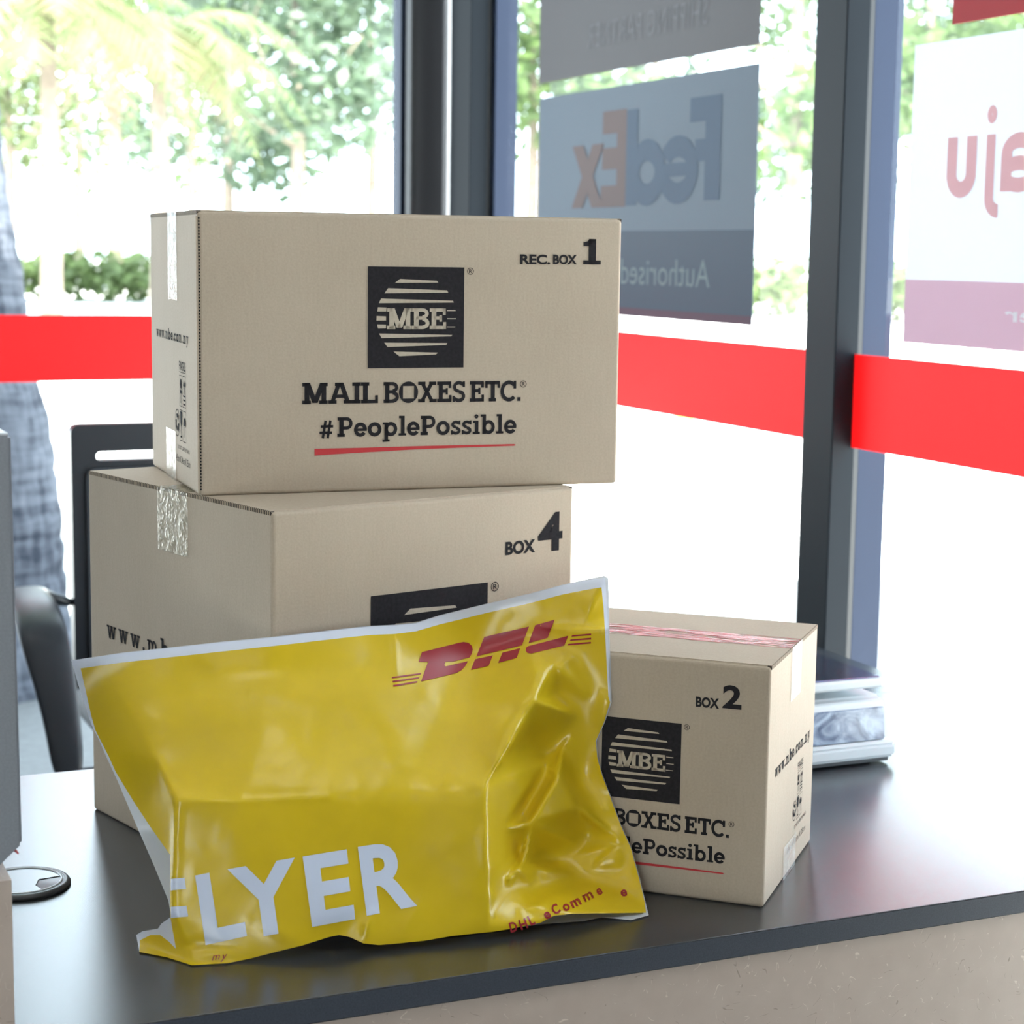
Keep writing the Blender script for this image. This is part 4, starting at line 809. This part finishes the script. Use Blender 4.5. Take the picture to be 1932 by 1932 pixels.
def frond(name, base, az, length, droop, m, parent, rise=.5, n=26, lw=.045):
    V = []; Fc = []; p0 = Vector(base); P = []
    for i in range(n+1):
        t = i/n; P.append(p0+Vector((math.cos(az)*length*t, math.sin(az)*length*t, rise*length*t-droop*length*t*t)))
    for i in range(1, n):
        tn = (P[i+1]-P[i]).normalized(); sd_ = tn.cross(Vector((0, 0, 1))).normalized()
        L_ = length*.33*math.sin(math.pi*min(1, .12+.9*i/n))
        for s_ in (-1, 1):
            tip = P[i]+sd_*s_*L_+tn*L_*.5+Vector((0, 0, -L_*random.uniform(.25, .6))); b = len(V); wv = tn*lw
            V += [P[i]-wv, P[i]+wv, tip]; Fc.append((b, b+1, b+2))
    for i in range(n):
        b = len(V); u_ = Vector((0, 0, .02)); V += [P[i]-u_, P[i+1]-u_, P[i+1]+u_, P[i]+u_]; Fc.append((b, b+1, b+2, b+3))
    return obj(name, V, Fc, m, parent)
for k in range(9): frond('frond', (-.07, 0, 4.45), k*.7, 1.9, .75, M['leaf'][2], pt)
def palm(px, dist, hgt, label, mi, n=16, L_=2.3):
    x, y, z = spot(px, dist); t = empty('palm_tree', (x, y, z)); tag(t, label, 'palm tree', 'palms outside the left window')
    bm = bmesh.new(); tube(bm, [(0, 0, -.1), (.05, 0, hgt*.5), (0, 0, hgt)], [.16, .12, .11], 12); bmo('trunk', bm, M['bark2'], t, True)
    for k in range(n): frond('frond', (0, 0, hgt), k*2.4+random.random(), L_*random.uniform(.8, 1.1), random.uniform(.7, 1.3), M['leaf'][3 if k % 4 == 0 else mi], t, random.uniform(.1, .8))
palm(95, 27, 4.3, 'pale palm with drooping fronds just right of the thick trunk', 2)
palm(300, 30, 4.2, 'pale palm with orange-tinged fronds above the top box left end', 2)
palm(215, 37, 4.8, 'distant palm between the two nearer palms', 0, 14, 2.5)
def crown(bm, c, r, n, ls, rng):
    for _ in range(n):
        d = Vector((rng.gauss(0, 1), rng.gauss(0, 1), rng.gauss(0, 1))).normalized()*(rng.random()**.45); p = Vector((c[0]+d.x*r[0], c[1]+d.y*r[1], c[2]+d.z*r[2]))
        a = Vector((rng.gauss(0, 1), rng.gauss(0, 1), rng.gauss(0, .6))).normalized(); b = a.orthogonal().normalized(); b.rotate(Matrix.Rotation(rng.random()*6.28, 3, a)); s_ = ls*rng.uniform(.6, 1.3)
        bm.faces.new([bm.verts.new(p+a*s_), bm.verts.new(p+b*s_*.45), bm.verts.new(p-a*s_), bm.verts.new(p-b*s_*.45)])
def tree(px, dist, hgt, rad, label, mi, n=1500, ls=.13, seed=0, grp='trees beyond the hedge', low=.35):
    rng = random.Random(seed); x, y, z = spot(px, dist); t = empty('leafy_tree', (x, y, z)); tag(t, label, 'tree', grp)
    bm = bmesh.new(); tube(bm, [(0, 0, -.1), (.05, .02, hgt*.4), (-.03, 0, hgt*.75)], [.16, .12, .07], 9)
    for k in range(5):
        a = rng.random()*6.28; h0 = hgt*rng.uniform(.3, .6); tube(bm, [(0, 0, h0), (math.cos(a)*rad*.35, math.sin(a)*rad*.35, h0+.6), (math.cos(a)*rad*.7, math.sin(a)*rad*.7, h0+1.4)], [.045, .03, .015], 6)
    bmo('trunk', bm, M['bark2'], t, True)
    bm = bmesh.new()
    for k in range(9):
        a = rng.random()*6.28; q = rng.random()**.6*rad*.75; zc_ = hgt*rng.uniform(low, 1.0); crown(bm, (math.cos(a)*q, math.sin(a)*q, zc_), (rad*.5, rad*.5, rad*.4), n//9, ls, rng)
    bmo('foliage', bm, M['leaf'][mi], t)
for i, (px, dist, hg, rd, mi, lab) in enumerate((
    (430, 27, 5.2, 1.9, 1, 'slender pale green tree rising behind the left end of the top box'), (560, 24, 5.0, 1.9, 1, 'blue-green tree with forked trunk seen above the top box'), (700, 29, 5.4, 2.3, 1, 'pale tree just left of the corner mullions'),
    (360, 36, 5.5, 2.6, 0, 'far light green tree behind the orange-tinged palm'), (150, 34, 5.6, 2.8, 0, 'far light green tree behind the pale palm'), (20, 30, 5, 2.4, 2, 'olive tree at the far left edge'),
    (1000, 26, 5.2, 2.0, 0, 'light green tree directly right of the corner mullions'), (1230, 30, 5.4, 2.6, 1, 'blue-green tree seen in the gap between the two posters'), (1490, 22, 5.0, 1.7, 0, 'bright green tree just left of the right mullion'), (1620, 27, 5.2, 2.2, 1, 'pale tree hidden mostly by the right mullion'), (1740, 24, 5.0, 2.0, 0, 'green tree seen left of the white poster'), (1900, 28, 5.0, 2.6, 2, 'olive tree behind the white poster'))):
    tree(px, dist*1.6, hg*1.5, rd*1.5, lab, mi, 2000, .20, 20+i)
def hedge(pxa, pxb, dist, h, label, mi, seed):
    rng = random.Random(seed); xa, ya, za = spot(pxa, dist); xb, yb, zb_ = spot(pxb, dist); t = empty('hedge', ((xa+xb)/2, (ya+yb)/2, za)); tag(t, label, 'hedge', 'clipped hedges along the road'); L_ = math.hypot(xb-xa, yb-ya); dx, dy = (xb-xa)/L_, (yb-ya)/L_
    bm = bmesh.new(); n = int(L_*330)
    for k in range(int(L_/.5)+1):
        q = -L_/2+.5*k; crown(bm, (dx*q, dy*q, h*.5), (.6, .6, h*.55), 330, .11, rng)
    bmo('foliage', bm, M['leaf'][mi], t)
    boxv = []; bm = bmesh.new()
    for k in range(int(L_/.6)+1):
        q = -L_/2+.6*k; tube(bm, [(dx*q, dy*q, -.05), (dx*q+.03, dy*q, h*.6)], .012, 5)
    bmo('stems', bm, M['bark2'], t)
hedge(-60, 460, 33, .85, 'low clipped hedge between the palm trunk and the top box', 4, 3)
hedge(960, 1535, 31, .95, 'bright hedge above the red film of the middle window', 4, 4)
hedge(1650, 1990, 30, .95, 'hedge right of the mullion, below the white poster', 4, 5)
x, y, z = spot(1297, 13)
bl = empty('bollard', (x, y, z)); tag(bl, 'small pale bollard with yellow cap outside below the red film', 'bollard')
zt_ = at_y(1297, 800, y)[2]; zb_ = at_y(1297, 870, y)[2]
bm = bmesh.new(); lathe(bm, [(.03, 0), (.03, zb_-z+.02), (.045, zb_-z+.05), (.045, zt_-z-.05)], n=14); bmo('post', bm, M['silver'], bl, True)
bm = bmesh.new(); lathe(bm, [(.05, zt_-z-.05), (.07, zt_-z-.04), (.07, zt_-z+.04), (.03, zt_-z+.07)], n=14); bmo('cap', bm, M['yel'], bl, True)
